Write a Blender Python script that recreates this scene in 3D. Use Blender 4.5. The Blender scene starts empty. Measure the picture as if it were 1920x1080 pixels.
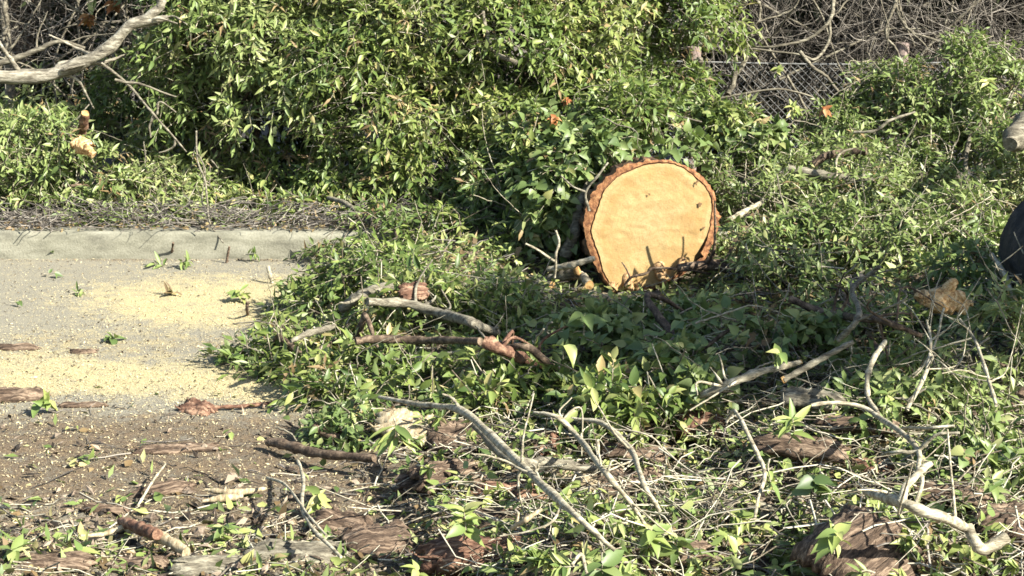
import bpy, math, random
import numpy as np
from mathutils import Matrix, Vector, noise

# ---------------------------------------------------------------- camera, sky, sun, exposure
scene = bpy.context.scene
C = scene.collection
F, CAMH, PITCH = 3370.0, 2.2, math.radians(13.3)      # focal length in photo pixels, height, downward pitch
cam_d = bpy.data.cameras.new('camera'); cam = bpy.data.objects.new('camera', cam_d); C.objects.link(cam)
cam.location = (0, 0, CAMH); cam.rotation_euler = (math.pi/2 - PITCH, 0, 0)
cam_d.sensor_width = 36; cam_d.lens = F/1920*36; cam_d.clip_end = 600; cam_d.clip_start = 0.1
scene.camera = cam
SUN_EL, SUN_AZ = math.radians(36), math.radians(56)    # azimuth: to the right of straight behind the camera
TO_SUN = Vector((math.sin(SUN_AZ)*math.cos(SUN_EL), -math.cos(SUN_AZ)*math.cos(SUN_EL), math.sin(SUN_EL)))
w = bpy.data.worlds.new('World'); scene.world = w; w.use_nodes = True
nt = w.node_tree; bg = nt.nodes['Background']
sky = nt.nodes.new('ShaderNodeTexSky'); sky.sky_type = 'NISHITA'; sky.sun_disc = False
sky.sun_elevation = SUN_EL; sky.sun_rotation = math.atan2(TO_SUN.x, TO_SUN.y)
nt.links.new(sky.outputs[0], bg.inputs[0]); bg.inputs[1].default_value = 0.074
sl = bpy.data.lights.new('sun', 'SUN'); sl.energy = 5.0; sl.angle = math.radians(0.5); sl.color = (1.0, 0.95, 0.86)
so = bpy.data.objects.new('sun', sl); C.objects.link(so); so.rotation_euler = TO_SUN.to_track_quat('Z', 'Y').to_euler()
vs = scene.view_settings
vs.view_transform = 'Standard'; vs.look = 'None'; vs.gamma = 1; vs.exposure = 1.80; vs.use_curve_mapping = False
scene.cycles.max_bounces = 6; scene.cycles.diffuse_bounces = 3; scene.cycles.glossy_bounces = 2
scene.cycles.transmission_bounces = 3; scene.cycles.use_denoising = True
scene.cycles.filter_width = 1.6

rs = np.random.RandomState(7); rnd = random.Random(5)
UP = np.array([0, 0, 1.0])
sp_, cp_ = math.sin(PITCH), math.cos(PITCH)

# ---------------------------------------------------------------- where photo pixels stand in the place
def ray(px, py):
    u, v = (px-960)/F, (540-py)/F
    return np.array([u, cp_ + v*sp_, -sp_ + v*cp_])
def at_y(px, py, Y):
    r = ray(px, py); return np.array([0, 0, CAMH]) + r*(Y/r[1])
def at_z(px, py, z):
    r = ray(px, py); return np.array([0, 0, CAMH]) + r*((z-CAMH)/r[2])
def pix(P):
    P = np.asarray(P, float); x, y, z = P[..., 0], P[..., 1], P[..., 2]-CAMH
    dep = y*cp_ - z*sp_; up = y*sp_ + z*cp_
    return 960 + F*x/dep, 540 - F*up/dep, dep
def nrm(a): return a/np.maximum(np.linalg.norm(a, axis=-1, keepdims=True), 1e-9)
def smooth(a, b, x):
    t = np.clip((x-a)/(b-a), 0, 1); return t*t*(3-2*t)
def vnoise(P, s, seed=0):
    return np.array([noise.noise(Vector((p[0]*s+seed, p[1]*s-seed, p[2]*s+seed*2))) for p in np.atleast_2d(P)])
EDGE_Y = [4.6, 5.3, 6.0, 7.0, 7.6, 8.2, 9.0, 9.6, 10.0]
EDGE_X = [-.35, -.45, -.62, -.80, -1.15, -1.38, -1.30, -1.10, -.9]
def heap(x, y):
    e = np.interp(y, EDGE_Y, EDGE_X)
    x = np.asarray(x); y = np.asarray(y)
    m = smooth(-.05, .75, x-e)*smooth(10.15, 9.6, y)*(1 - .6*np.exp(-((x-.62)/.55)**2 - ((y-9.1)/.5)**2))
    return m
def gz(x, y):
    x = np.asarray(x, float); y = np.asarray(y, float)
    lump = .75 + .35*np.sin(x*3.1+y*1.7) + .35*np.sin(x*6.3-y*5.1+1.0) + .28*np.sin(x*12+y*10)*np.sin(y*7-x*3)
    z = heap(x, y)*(.12*lump + .10*smooth(.6, 2.2, x)*smooth(5.5, 7.2, y))
    z = z*(1 - .95*np.exp(-((x-.62)/.62)**2 - ((y-9.1)/.55)**2))
    fr = smooth(5.75, 5.35, y)*.05*(1+np.sin(x*7)*.5)
    return z + fr*smooth(-3, -2.4, x+4)
def on(px, py, h=0.0):
    """where the ray through a photo pixel first comes down to h above the ground"""
    r = ray(px, py); Y = np.arange(4.6, 11.0, .012); t = Y/r[1]
    z = CAMH + r[2]*t; g = gz(r[0]*t, Y) + h
    k = int(np.argmax(z <= g)) if (z <= g).any() else len(Y)-1
    return np.array([r[0]*t[k], Y[k], z[k]])

# ---------------------------------------------------------------- things, parts, meshes
def link(o, parent=None):
    C.objects.link(o)
    if parent is not None: o.parent = parent
    return o
def tag(o, label=None, cat=None, group=None, kind=None):
    if label: o['label'] = label
    if cat: o['category'] = cat
    if group: o['group'] = group
    if kind: o['kind'] = kind
    return o
def thing(name, label, cat, loc=(0, 0, 0), group=None):
    o = bpy.data.objects.new(name, None); o.location = [float(c) for c in loc]; o.empty_display_size = .05
    return tag(link(o), label, cat, group)
def mesh(name, V, F3=None, F4=None, mats=(), tone=None, mi=None, smooth_=True, attrs=None):
    V = np.asarray(V, np.float32)
    F3 = np.zeros((0, 3), int) if F3 is None or len(F3) == 0 else np.asarray(F3)
    F4 = np.zeros((0, 4), int) if F4 is None or len(F4) == 0 else np.asarray(F4)
    me = bpy.data.meshes.new(name)
    me.vertices.add(len(V)); me.vertices.foreach_set('co', V.ravel())
    li = np.concatenate([F3.ravel(), F4.ravel()]).astype(np.int32)
    me.loops.add(len(li)); me.loops.foreach_set('vertex_index', li)
    n3, n4 = len(F3), len(F4)
    st = np.concatenate([np.arange(n3)*3, n3*3 + np.arange(n4)*4]).astype(np.int32)
    me.polygons.add(n3+n4); me.polygons.foreach_set('loop_start', st)
    me.polygons.foreach_set('use_smooth', np.full(n3+n4, smooth_, bool))
    for m in mats: me.materials.append(m)
    if mi is not None: me.polygons.foreach_set('material_index', np.asarray(mi, np.int32))
    me.update(calc_edges=True); me.validate()
    if tone is not None:
        a = me.attributes.new('tone', 'FLOAT', 'POINT'); a.data.foreach_set('value', np.asarray(tone, np.float32))
    for k, v in (attrs or {}).items():
        a = me.attributes.new(k, 'FLOAT', 'POINT'); a.data.foreach_set('value', np.asarray(v, np.float32))
    return me
def obj(name, me, parent=None, loc=None):
    o = bpy.data.objects.new(name, me); link(o, parent)
    if loc is not None: o.location = [float(c) for c in loc]
    return o

# ---------------------------------------------------------------- materials
def mat(name):
    m = bpy.data.materials.new(name); m.use_nodes = True
    t = m.node_tree; b = t.nodes['Principled BSDF']
    return m, t, b
def N(t, kind, **kw):
    n = t.nodes.new('ShaderNode'+kind)
    for k, v in kw.items(): setattr(n, k, v)
    return n
def ramp(t, fac, stops):
    r = N(t, 'ValToRGB'); e = r.color_ramp.elements
    while len(e) < len(stops): e.new(.5)
    for el, (p, c) in zip(e, stops): el.position = p; el.color = (*c, 1)
    if fac is not None: t.links.new(fac, r.inputs[0])
    return r.outputs[0]
def math_(t, op, a, b=None):
    n = N(t, 'Math', operation=op)
    for i, v in enumerate((a, b)):
        if v is None: continue
        if isinstance(v, (int, float)): n.inputs[i].default_value = v
        else: t.links.new(v, n.inputs[i])
    return n.outputs[0]
def mixc(t, fac, a, b, mode='MIX'):
    n = N(t, 'Mix', data_type='RGBA', blend_type=mode)
    for i, v in ((0, fac), (6, a), (7, b)):
        if isinstance(v, (int, float)): n.inputs[i].default_value = v
        elif isinstance(v, tuple): n.inputs[i].default_value = (*v, 1)
        else: t.links.new(v, n.inputs[i])
    return n.outputs[2]
def tex(t, scale, detail=4, rough=.6, coord='Object', stretch=None):
    tc = N(t, 'TexCoord'); src = tc.outputs[coord]
    if stretch:
        mp = N(t, 'Mapping'); mp.inputs['Scale'].default_value = stretch; t.links.new(src, mp.inputs[0]); src = mp.outputs[0]
    n = N(t, 'TexNoise'); n.inputs['Scale'].default_value = scale; n.inputs['Detail'].default_value = detail
    n.inputs['Roughness'].default_value = rough; t.links.new(src, n.inputs['Vector'])
    return n.outputs['Fac']
def bump(t, b, h, strength=.5, dist=.01):
    n = N(t, 'Bump'); n.inputs['Strength'].default_value = strength; n.inputs['Distance'].default_value = dist
    t.links.new(h, n.inputs['Height']); t.links.new(n.outputs[0], b.inputs['Normal'])
def attr(t, name):
    return N(t, 'Attribute', attribute_name=name).outputs['Fac']

def leaf_mat(name, stops, rough=.45, trans=.26, spec=.36):
    """two materials of the same leaf: [0] for joined foliage (per-leaf tone), [1] for single leaf objects"""
    out = []
    for single in (0, 1):
        m, t, b = mat(name + ('_single' if single else ''))
        v = N(t, 'ObjectInfo').outputs['Random'] if single else attr(t, 'tone')
        col = ramp(t, v, stops)
        vein = tex(t, 60, 2, .5, 'Object')
        col = mixc(t, math_(t, 'MULTIPLY', vein, .35), col, mixc(t, .5, col, (.16, .17, .05)))
        geo = N(t, 'NewGeometry')
        col2 = mixc(t, math_(t, 'MULTIPLY', geo.outputs['Backfacing'], .45), col, (.17, .20, .10))
        t.links.new(col2, b.inputs['Base Color'])
        b.inputs['Roughness'].default_value = rough; b.inputs['Specular IOR Level'].default_value = spec
        tr = N(t, 'BsdfTranslucent'); t.links.new(mixc(t, .5, col, (.16, .24, .03)), tr.inputs['Color'])
        mx = N(t, 'MixShader'); mx.inputs[0].default_value = trans
        t.links.new(b.outputs[0], mx.inputs[1]); t.links.new(tr.outputs[0], mx.inputs[2])
        t.links.new(mx.outputs[0], t.nodes['Material Output'].inputs['Surface'])
        out.append(m)
    return out
LM = {
 'privet': leaf_mat('privet_leaf', [(0, (0.046, 0.086, 0.022)), (.35, (0.094, 0.146, 0.034)), (.7, (0.176, 0.221, 0.055)), (.93, (0.290, 0.305, 0.111)), (1, (0.363, 0.260, 0.118))]),
 'olive':  leaf_mat('olive_leaf', [(0, (0.066, 0.111, 0.030)), (.4, (0.137, 0.192, 0.052)), (.8, (0.234, 0.280, 0.103)), (1, (0.338, 0.325, 0.149))]),
 'ivy':    leaf_mat('ivy_leaf', [(0, (.050, .088, .028)), (.45, (.110, .165, .050)), (.8, (.190, .240, .085)), (1, (.27, .27, .10))], .45),
 'lime':   leaf_mat('lime_leaf', [(0, (0.121, 0.182, 0.051)), (.5, (0.218, 0.273, 0.075)), (.85, (0.326, 0.351, 0.118)), (1, (0.391, 0.364, 0.152))], .45),
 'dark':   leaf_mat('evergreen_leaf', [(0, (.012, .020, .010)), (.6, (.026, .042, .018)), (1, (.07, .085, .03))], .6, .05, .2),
 'dead':   leaf_mat('dead_leaf', [(0, (.06, .035, .018)), (.4, (.15, .095, .045)), (.75, (.27, .195, .095)), (1, (.34, .28, .13))], .6, .12, .3),
 'rust':   leaf_mat('rust_leaf', [(0, (.22, .07, .025)), (.5, (.30, .11, .04)), (1, (.38, .20, .08))], .6, .2, .3),
}
def bark_mat(name, dark, mid, light, scale=18, stretch=(1, 1, 1), bs=.7, bd=.012, tone=False, rough=.85):
    m, t, b = mat(name)
    n = tex(t, scale, 6, .65, 'Object', stretch)
    n2 = tex(t, scale*4.3, 3, .6, 'Object', stretch)
    f = math_(t, 'ADD', math_(t, 'MULTIPLY', n, .75), math_(t, 'MULTIPLY', n2, .25))
    if tone: f = math_(t, 'ADD', f, math_(t, 'MULTIPLY', math_(t, 'SUBTRACT', attr(t, 'tone'), .5), .42))
    t.links.new(ramp(t, f, [(.37, dark), (.5, mid), (.62, light)]), b.inputs['Base Color'])
    b.inputs['Roughness'].default_value = rough; b.inputs['Specular IOR Level'].default_value = .25
    bump(t, b, f, bs, bd)
    return m
GREY = bark_mat('grey_bark', (.05, .043, .03), (.135, .12, .085), (.26, .24, .175), 16, (.7, 3, 3), .9, .012)
PALE = bark_mat('pale_bark', (.10, .085, .055), (.27, .24, .165), (.44, .405, .30), 16, (.7, 3, 3), .9, .012)
LIMB = bark_mat('mottled_limb_bark', (.055, .048, .035), (.19, .17, .125), (.38, .355, .275), 14, (.6, 2.5, 2.5), 1.0, .015)
BROWN = bark_mat('brown_bark', (.022, .015, .010), (.078, .054, .035), (.19, .14, .092), 30, (1, 1, 1), .8, .008)
SLABB = bark_mat('fibrous_brown_bark', (.016, .011, .007), (.075, .050, .032), (.23, .17, .115), 16, (.5, 5, 2), .9, .012)
SLABR = bark_mat('fibrous_reddish_bark', (.030, .016, .011), (.12, .062, .038), (.30, .195, .125), 16, (.5, 5, 2), .9, .012)
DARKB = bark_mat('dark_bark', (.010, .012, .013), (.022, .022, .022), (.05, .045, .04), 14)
RED = bark_mat('reddish_bark', (.035, .018, .012), (.12, .062, .038), (.27, .17, .105), 30, (1, 1, 1), .8, .008)
TWIG = bark_mat('twig_bark', (.075, .060, .040), (.235, .205, .145), (.43, .40, .30), 30, bd=.003, tone=True)
DRY = bark_mat('dry_twig_bark', (.045, .04, .034), (.115, .10, .082), (.22, .20, .165), 26, bd=.003, tone=True)
CHIP = bark_mat('mixed_chip', (.03, .022, .015), (.17, .125, .07), (.48, .41, .24), 40, bd=.003, tone=True)
FRESH = bark_mat('fresh_wood', (.15, .075, .025), (.30, .18, .065), (.42, .30, .13), 30, (1, 1, 1), .5, .004, rough=.7)
SPLINT = bark_mat('splintered_wood', (.12, .06, .025), (.29, .17, .075), (.44, .32, .17), 26, (3, .6, 3), .8, .01, rough=.75)
TORN = bark_mat('torn_fresh_wood', (.17, .085, .03), (.42, .27, .12), (.56, .43, .24), 26, (3, .6, 3), .8, .01, rough=.75)
WHITE = bark_mat('peeled_wood', (.13, .10, .055), (.28, .225, .135), (.43, .37, .25), 30, (3, 1, 1), .4, .004)
BULL = bark_mat('log_bark', (.025, .018, .012), (.085, .052, .03), (.22, .12, .06), 16, (1, 1, 1), .9, .02)

# ---------------------------------------------------------------- leaves, sprays and tubes
ROWS = {'lance_lo': [(.40, .92)], 'heart_lo': [(.22, .98), (.58, .72)],
        'lance': [(.30, .95), (.64, .74)], 'heart': [(.16, .90), (.42, .92), (.72, .48)],
        'lance_fine': [(.12, .52), (.36, 1.0), (.66, .78), (.86, .36)],
        'heart_fine': [(.06, .55), (.2, .95), (.38, 1.0), (.58, .76), (.8, .34)]}
def leaf_topo(rows):
    k = len(rows); f3 = [(0, 3, 2), (0, 2, 1)]; f4 = []
    for i in range(k-1):
        a, b = 1+3*i, 4+3*i
        f4 += [(a+1, a+2, b+2, b+1), (a, a+1, b+1, b)]
    a = 1+3*(k-1); tip = 1+3*k
    f3 += [(a+1, a+2, tip), (a, a+1, tip)]
    return np.array(f3), np.array(f4).reshape(-1, 4)
class Leaves:
    keys = ('b', 'd', 'n', 'L', 'W', 'c', 'f', 't')
    def __init__(s): s.p = {k: [] for k in s.keys}
    def add(s, **kw):
        for k in s.keys: s.p[k].append(np.asarray(kw[k], float))
    def arr(s): return {k: np.concatenate(v) for k, v in s.p.items()}
def leaf_geo(A, kind, origin=(0, 0, 0)):
    rows = ROWS[kind]; f3, f4 = leaf_topo(rows)
    n_ = len(A['L']); s = np.cross(A['d'], A['n'])
    uv = [(0, 0, 0)]
    for u, wd in rows: uv += [(u, -1, wd), (u, 0, wd), (u, 1, wd)]
    uv.append((1, 0, 0)); nv = len(uv)
    V = np.zeros((n_, nv, 3)); L = A['L'][:, None]; W = A['W'][:, None]
    for j, (u, v, wd) in enumerate(uv):
        V[:, j] = (A['b'] + A['d']*L*u*(1-.12*u*A['c'][:, None]) + s*W*.5*v*wd
                   + A['n']*(-A['c'][:, None]*L*u*u*.55 + A['f'][:, None]*abs(v)*W*.5*wd))
    off = (np.arange(n_)*nv)[:, None, None]
    return (V.reshape(-1, 3)-np.asarray(origin), (f3[None]+off).reshape(-1, 3), (f4[None]+off).reshape(-1, 4),
            np.repeat(A['t'], nv))
UNIT = {}
def unit_leaf(kind, m):
    key = (kind, m.name)
    if key not in UNIT:
        UNIT[key] = []
        for c, f in ((.45, .4), (.8, .55), (1.2, .35), (.65, .75)):
            A = dict(b=np.zeros((1, 3)), d=np.array([[0, 1., 0]]), n=np.array([[0, 0, 1.]]), L=np.ones(1), W=np.ones(1),
                     c=np.array([c]), f=np.array([f]), t=np.zeros(1))
            V, a, b, _ = leaf_geo(A, kind)
            UNIT[key].append(mesh('leaf', V, a, b, [m]))
    return UNIT[key]
def leaf_objects(A, idx, kind, m, parent, origin):
    ms = unit_leaf(kind, m)
    for i in idx:
        d, n_ = A['d'][i], A['n'][i]; s = np.cross(d, n_); b = A['b'][i]-origin
        L, W = A['L'][i], A['W'][i]
        o = bpy.data.objects.new('leaf', ms[rnd.randrange(4)])
        o.matrix_basis = Matrix(((s[0]*W, d[0]*L, n_[0]*W, b[0]), (s[1]*W, d[1]*L, n_[1]*W, b[1]), (s[2]*W, d[2]*L, n_[2]*W, b[2]), (0, 0, 0, 1)))
        C.objects.link(o); o.parent = parent
def tubes(P, R, sides=4):
    P = np.asarray(P, float); R = np.asarray(R, float); T, K = P.shape[:2]
    tan = np.gradient(P, axis=1); tan = nrm(tan)
    ref = np.where(np.abs(nrm(P[:, -1]-P[:, 0])[:, 2:3]) > .8, np.array([[1., 0, 0]]), np.array([[0, 0, 1.]]))[:, None, :]
    a = nrm(np.cross(tan, ref)); b = np.cross(tan, a)
    ang = np.arange(sides)*2*math.pi/sides
    V = P[:, :, None, :] + R[:, :, None, None]*(np.cos(ang)[None, None, :, None]*a[:, :, None, :] + np.sin(ang)[None, None, :, None]*b[:, :, None, :])
    i = np.arange(K-1)[:, None]*sides; j = np.arange(sides)[None]; j2 = (j+1) % sides
    q = np.stack([i+j, i+j2, i+sides+j2, i+sides+j], -1).reshape(-1, 4)
    F4 = (q[None] + (np.arange(T)*K*sides)[:, None, None]).reshape(-1, 4)
    return V.reshape(-1, 3), F4
def spray(p, d, Ls, pairs, L, W, droop=.35, open_=(40, 68), curl=(.1, .8), upness=.8, age=None):
    """twigs with leaves in opposite pairs: p,d are (S,3)"""
    S = len(p); lv = Leaves()
    a = nrm(np.cross(d, UP + rs.normal(0, .5, (S, 3)))); b = np.cross(d, a)
    Ls = np.broadcast_to(Ls, S)
    ts = np.linspace(0, 1, 5)
    tw = p[:, None] + d[:, None]*Ls[:, None, None]*ts[None, :, None] - UP*(droop*Ls[:, None, None]*(ts**2)[None, :, None])
    tone0 = rs.uniform(0, 1, S) if age is None else np.clip(rs.uniform(0, 1, S)*.55 + age, 0, 1)
    for k in range(pairs+1):
        t_ = .22 + .78*k/pairs
        pos = p + d*(Ls*t_)[:, None] - UP*(droop*Ls*t_*t_)[:, None]
        tan = nrm(d - UP*(2*droop*t_))
        phi = k*math.pi/2*.9 + rs.uniform(-.4, .4, S)
        for sg in ((1, -1) if k < pairs else (0,)):
            A = np.radians(rs.uniform(*open_, S)) if sg else np.zeros(S)
            if k == pairs and sg == 0: A = np.radians(rs.uniform(0, 15, S))
            r = (np.cos(phi)[:, None]*a + np.sin(phi)[:, None]*b)*(sg or 1)
            ld = nrm(tan*np.cos(A)[:, None] + r*np.sin(A)[:, None] + rs.normal(0, .16, (S, 3)))
            n0 = UP*upness + tan*.45 + rs.normal(0, .45, (S, 3)); n_ = nrm(n0 - ld*np.sum(n0*ld, -1, keepdims=True))
            sc = rs.uniform(.72, 1.2, S)*(1 - .25*abs(t_-.6))
            lv.add(b=pos, d=ld, n=n_, L=L*sc, W=W*sc*rs.uniform(.8, 1.2, S), c=rs.uniform(*curl, S), f=rs.uniform(.1, .55, S),
                   t=np.clip(.62*tone0 + .38*rs.uniform(0, 1, S) + rs.normal(0, .06, S), 0, 1))
    return lv.arr(), tw
def cat_leaves(lst): return {k: np.concatenate([a[k] for a in lst]) for k in lst[0]}
def wiggle(P, amp):
    """P (K,3) points -> smooth Catmull-Rom curve with small kinks"""
    P = np.asarray(P, float); out = []
    Q = np.vstack([2*P[0]-P[1], P, 2*P[-1]-P[-2]])
    seg = max(3, int(26/(len(P)-1)))
    for i in range(1, len(Q)-2):
        for t in np.linspace(0, 1, seg, endpoint=False):
            p0, p1, p2, p3 = Q[i-1:i+3]
            out.append(.5*((2*p1) + (p2-p0)*t + (2*p0-5*p1+4*p2-p3)*t*t + (3*p1-p0-3*p2+p3)*t**3))
    out.append(P[-1]); out = np.array(out)
    n = len(out); m_ = max(4, n//4)
    for ax in range(3):
        out[:, ax] += amp*1.7*np.interp(np.linspace(0, m_-1, n), np.arange(m_), rs.normal(0, .8, m_)) + amp*.25*rs.normal(0, 1, n)
    return out
def limb_mesh(P, R, m, sides=9, rough=.12, cap=None, nscale=9.0):
    """one branch or log: rough skin, closed ends; cap = material of the sawn ends"""
    K = len(P); V, F4 = tubes(P[None], R[None], sides)
    V = V.reshape(K, sides, 3)
    for i in range(K):
        for j in range(sides):
            q = V[i, j]; s = noise.noise(Vector(q*nscale/max(R.mean()*12, .25)))*rough*1.5 + noise.noise(Vector(q*nscale*4))*rough*.6
            V[i, j] = P[i] + (q-P[i])*(1+s)
    V = V.reshape(-1, 3); nF = len(F4)
    e0 = V[:sides]; e1 = V[-sides:]
    n0 = len(V)
    V = np.vstack([V, e0, [e0.mean(0)], e1, [e1.mean(0)]])
    j = np.arange(sides); j2 = (j+1) % sides
    c0 = np.stack([n0+j2, n0+j, np.full(sides, n0+sides)], -1)
    o = n0+sides+1
    c1 = np.stack([o+j, o+j2, np.full(sides, o+sides)], -1)
    F3 = np.vstack([c0, c1])
    mi = np.concatenate([np.full(len(F3), 1 if cap else 0), np.zeros(nF)])
    return V, F3, F4, mi
def branch(name, label, cat, pts, rpx, m=GREY, cap=None, side=(), kink=.006, rough=.14, sides=9, group=None, twigs=0, tw_len=.3):
    """pts: world points; rpx: radius in photo pixels at start and end; side: extra child branches"""
    ln = np.linalg.norm(np.diff(np.asarray(pts), axis=0), axis=1).sum(); kink = kink*min(1, ln/.9)*.4
    P = wiggle(pts, kink); K = len(P)
    sc = pix(P)[2]/F
    R = np.interp(np.linspace(0, 1, K), np.linspace(0, 1, len(rpx)), rpx)*sc
    R = R*(1+.1*np.sin(np.arange(K)*1.3+rs.uniform(0, 6)))
    base = P[0].copy(); root = thing(name, label, cat, base, group)
    V, F3, F4, mi = limb_mesh(P, R, m, sides, rough)
    obj('bark', mesh('bark', V-base, F3, F4, [m]), root)
    if cap is not None:
        for e, (c, tdir, r) in enumerate(((P[0], P[0]-P[1], R[0]), (P[-1], P[-1]-P[-2], R[-1]))):
            if cap in ('both', 'start' if e == 0 else 'end'):
                t_ = nrm(tdir); a = nrm(np.cross(t_, UP+.01)); b = np.cross(t_, a)
                ang = np.arange(14)*2*math.pi/14
                ring = c + t_*.006 + (np.cos(ang)[:, None]*a + np.sin(ang)[:, None]*b)*r*.97*(1+.08*np.sin(ang*3+1))[:, None]
                back = ring - t_*.012
                Vc = np.vstack([ring, [c+t_*.009], back]) - base
                j = np.arange(14); j2 = (j+1) % 14
                obj('cut_end', mesh('cut_end', Vc, np.stack([j, j2, np.full(14, 14)], -1), np.stack([15+j, 15+j2, j2, j], -1), [FRESH], smooth_=False), root)
    for spts, srpx in side:
        Q = wiggle(spts, kink*.7); sc = pix(Q)[2]/F
        Rr = np.interp(np.linspace(0, 1, len(Q)), [0, 1], srpx)*sc
        V, F3, F4, mi = limb_mesh(Q, Rr, m, 6, rough)
        obj('twig', mesh('twig', V-base, F3, F4, [m]), root)
    for _ in range(twigs):
        i = rnd.randrange(K//4, K-1); t_ = nrm(P[min(i+1, K-1)]-P[i-1])
        dd = nrm(t_*.6 + rs.normal(0, .6, 3)+UP*.25); l = tw_len*rnd.uniform(.4, 1.1)
        Q = wiggle([P[i], P[i]+dd*l*.5+rs.normal(0, .03, 3), P[i]+dd*l+rs.normal(0, .06, 3)], kink*.5)
        V, F3, F4, mi = limb_mesh(Q, np.linspace(R[i]*.45, R[i]*.12+.0008, len(Q)), m, 5, rough)
        obj('twig', mesh('twig', V-base, F3, F4, [m]), root)
    return root

def infield(P, mx=340, my=340):
    x, y, d = pix(P); return (x > -mx) & (x < 1920+mx) & (y > -my) & (y < 1080+my)
def top_leaves(A, k):
    c = A['b'] + A['d']*A['L'][:, None]*.5; x, y, dep = pix(c)
    v = nrm(np.array([0, 0, CAMH])-c)
    area = A['L']*A['W']*np.abs(np.sum(A['n']*v, -1))/dep**2
    front = dep - np.median(dep)
    score = area*np.exp(-front*1.6); score[(x < 0) | (x > 1920) | (y < 0) | (y > 1080)] = 0
    return np.argsort(-score)[:k]
DENS = 1.78
def bush(name, label, cat, lobes, base, leafmat, bare=0, dens=230, L=.075, W=.021, kind='lance', Ls=.24, pairs=5, droop=.35, single=300,
         gap=.05, stems=3, group=None, flat=False, upness=.8, rmin=.55, wood=BROWN, dead=.035):
    """lobes: (x,y,z, rx,ry,rz) ellipsoids of foliage; dens: sprays per square metre of lobe surface"""
    root = thing(name, label, cat, base, group); base = np.asarray(base, float)
    As, TW = [], []
    dens = dens*DENS; L = L*(1.10 if kind == 'lance' else 1.04); W = W*(1.32 if kind == 'lance' else 1.04); dens = dens*(1 if kind == 'lance' else 1.35); pairs = max(3, pairs-1) if pairs == 5 and L > .07 else pairs
    for (x, y, z, rx, ry, rz) in lobes:
        S = int(dens*2*math.pi*((rx*ry+rx*rz+ry*rz)/3))
        q = nrm(rs.normal(0, 1, (S*3, 3))); q = q[(q[:, 1] < .45) & (q[:, 2] > -.55)][:S]
        rho = rmin + (1.05-rmin)*np.sqrt(rs.uniform(0, 1, len(q)))
        c = np.array([x, y, z]); R3 = np.array([rx, ry, rz])
        p = c + q*R3*rho[:, None]
        p = c + (p-c)*(1 + .55*vnoise(p, 2.6, 8.1) + .30*vnoise(p, 6.5, 2.2))[:, None]
        nz = 1.25*vnoise(p, 2.9, 3.7) + .6*vnoise(p, 8, 1.3)
        keep = infield(p) & ((nz > gap-.25) | (rho < rmin+.12)) & (p[:, 2] > gz(p[:, 0], p[:, 1])+.01)
        p, q = p[keep], q[keep]
        if len(p) == 0: continue
        d = nrm(q*.75 + UP*(0 if flat else .22) + rs.normal(0, .5, p.shape))
        l = Ls*rs.uniform(.6, 1.25, len(p))
        age = np.clip(.28 + .75*vnoise(p, 1.7, 5.5), 0, .6)
        A, tw = spray(p - d*l[:, None]*.55, d, l, pairs, L, W, droop, upness=upness, age=age)
        A['x'] = np.tile(rs.uniform(0, 1, len(p)) < dead*(1+2.5*(vnoise(p, 2.1, 12.5) > .28)), len(A['L'])//len(p)).astype(float)
        As.append(A); TW.append(tw)
    A = cat_leaves(As); TW = np.concatenate(TW)
    ok = A['b'][:, 2] > np.where(A['b'][:, 1] < 10, gz(A['b'][:, 0], A['b'][:, 1]), .1) + .004
    A = {k: v[ok] for k, v in A.items()}
    m0, m1 = LM[leafmat]
    D = {k: v[A['x'] > .5] for k, v in A.items()}; A = {k: v[A['x'] < .5] for k, v in A.items()}
    if len(D['L']):
        D['W'] = D['W']*.7; D['c'] = D['c']+.4
        V, f3, f4, tn = leaf_geo(D, kind+'_lo', base); tag(obj('withered_leaves', mesh('withered_leaves', V, f3, f4, [LM['dead'][0]], tn), root), kind='stuff')
    idx = top_leaves(A, single) if single else np.zeros(0, int)
    rest = np.ones(len(A['L']), bool); rest[idx] = False
    V, f3, f4, tn = leaf_geo({k: v[rest] for k, v in A.items()}, kind+'_lo', base)
    tag(obj('foliage', mesh('foliage', V, f3, f4, [m0], tn), root), kind='stuff')
    if len(idx): leaf_objects(A, idx, kind + '_fine', m1, root, base)
    TW = TW[:, ::2]; R = np.broadcast_to(np.linspace(.0032, .0012, 3), TW.shape[:2])
    V, F4 = tubes(TW, R, 3)
    tag(obj('twigs', mesh('twigs', V-base, None, F4, [TWIG], np.repeat(rs.uniform(.1, .8, len(TW)), 9)), root), kind='stuff')
    for i in range(bare):
        x, y, z, rx, ry, rz = lobes[rnd.randrange(len(lobes))]; q = nrm(rs.normal(0, 1, 3)*[1, .5, 1]); q[1] = -abs(q[1]); q[2] = abs(q[2])*.8
        st_ = np.array([x, y, z]) + q*[rx, ry, rz]*rnd.uniform(.75, 1.05); dd = nrm(rs.normal(0, 1, 3)*[1.2, .5, .6] + q*.35); l = rnd.uniform(.18, .55)
        P = wiggle([st_-dd*l*.5, st_+rs.normal(0, .05, 3), st_+dd*l*.5+rs.normal(0, .07, 3)], .006)
        V, F3, F4, mi = limb_mesh(P, np.linspace(rnd.uniform(.0022, .0055), .0012, len(P)), GREY, 5, .1)
        obj('bare_twig', mesh('bare_twig', V-base, F3, F4, [rnd.choice((PALE, GREY, GREY))]), root)
    for i in range(stems):
        x, y, z, rx, ry, rz = lobes[i % len(lobes)]
        P = wiggle([base + rs.normal(0, .08, 3)*[1, 1, 0], (base+[x, y, z])/2 + rs.normal(0, .1, 3), np.array([x, y, z])+rs.normal(0, .15, 3)*[rx, ry, rz]*2], .008)
        V, F3, F4, mi = limb_mesh(P, np.linspace(.022, .006, len(P)), wood, 7)
        obj('stem', mesh('stem', V-base, F3, F4, [wood]), root)
    return root
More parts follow.
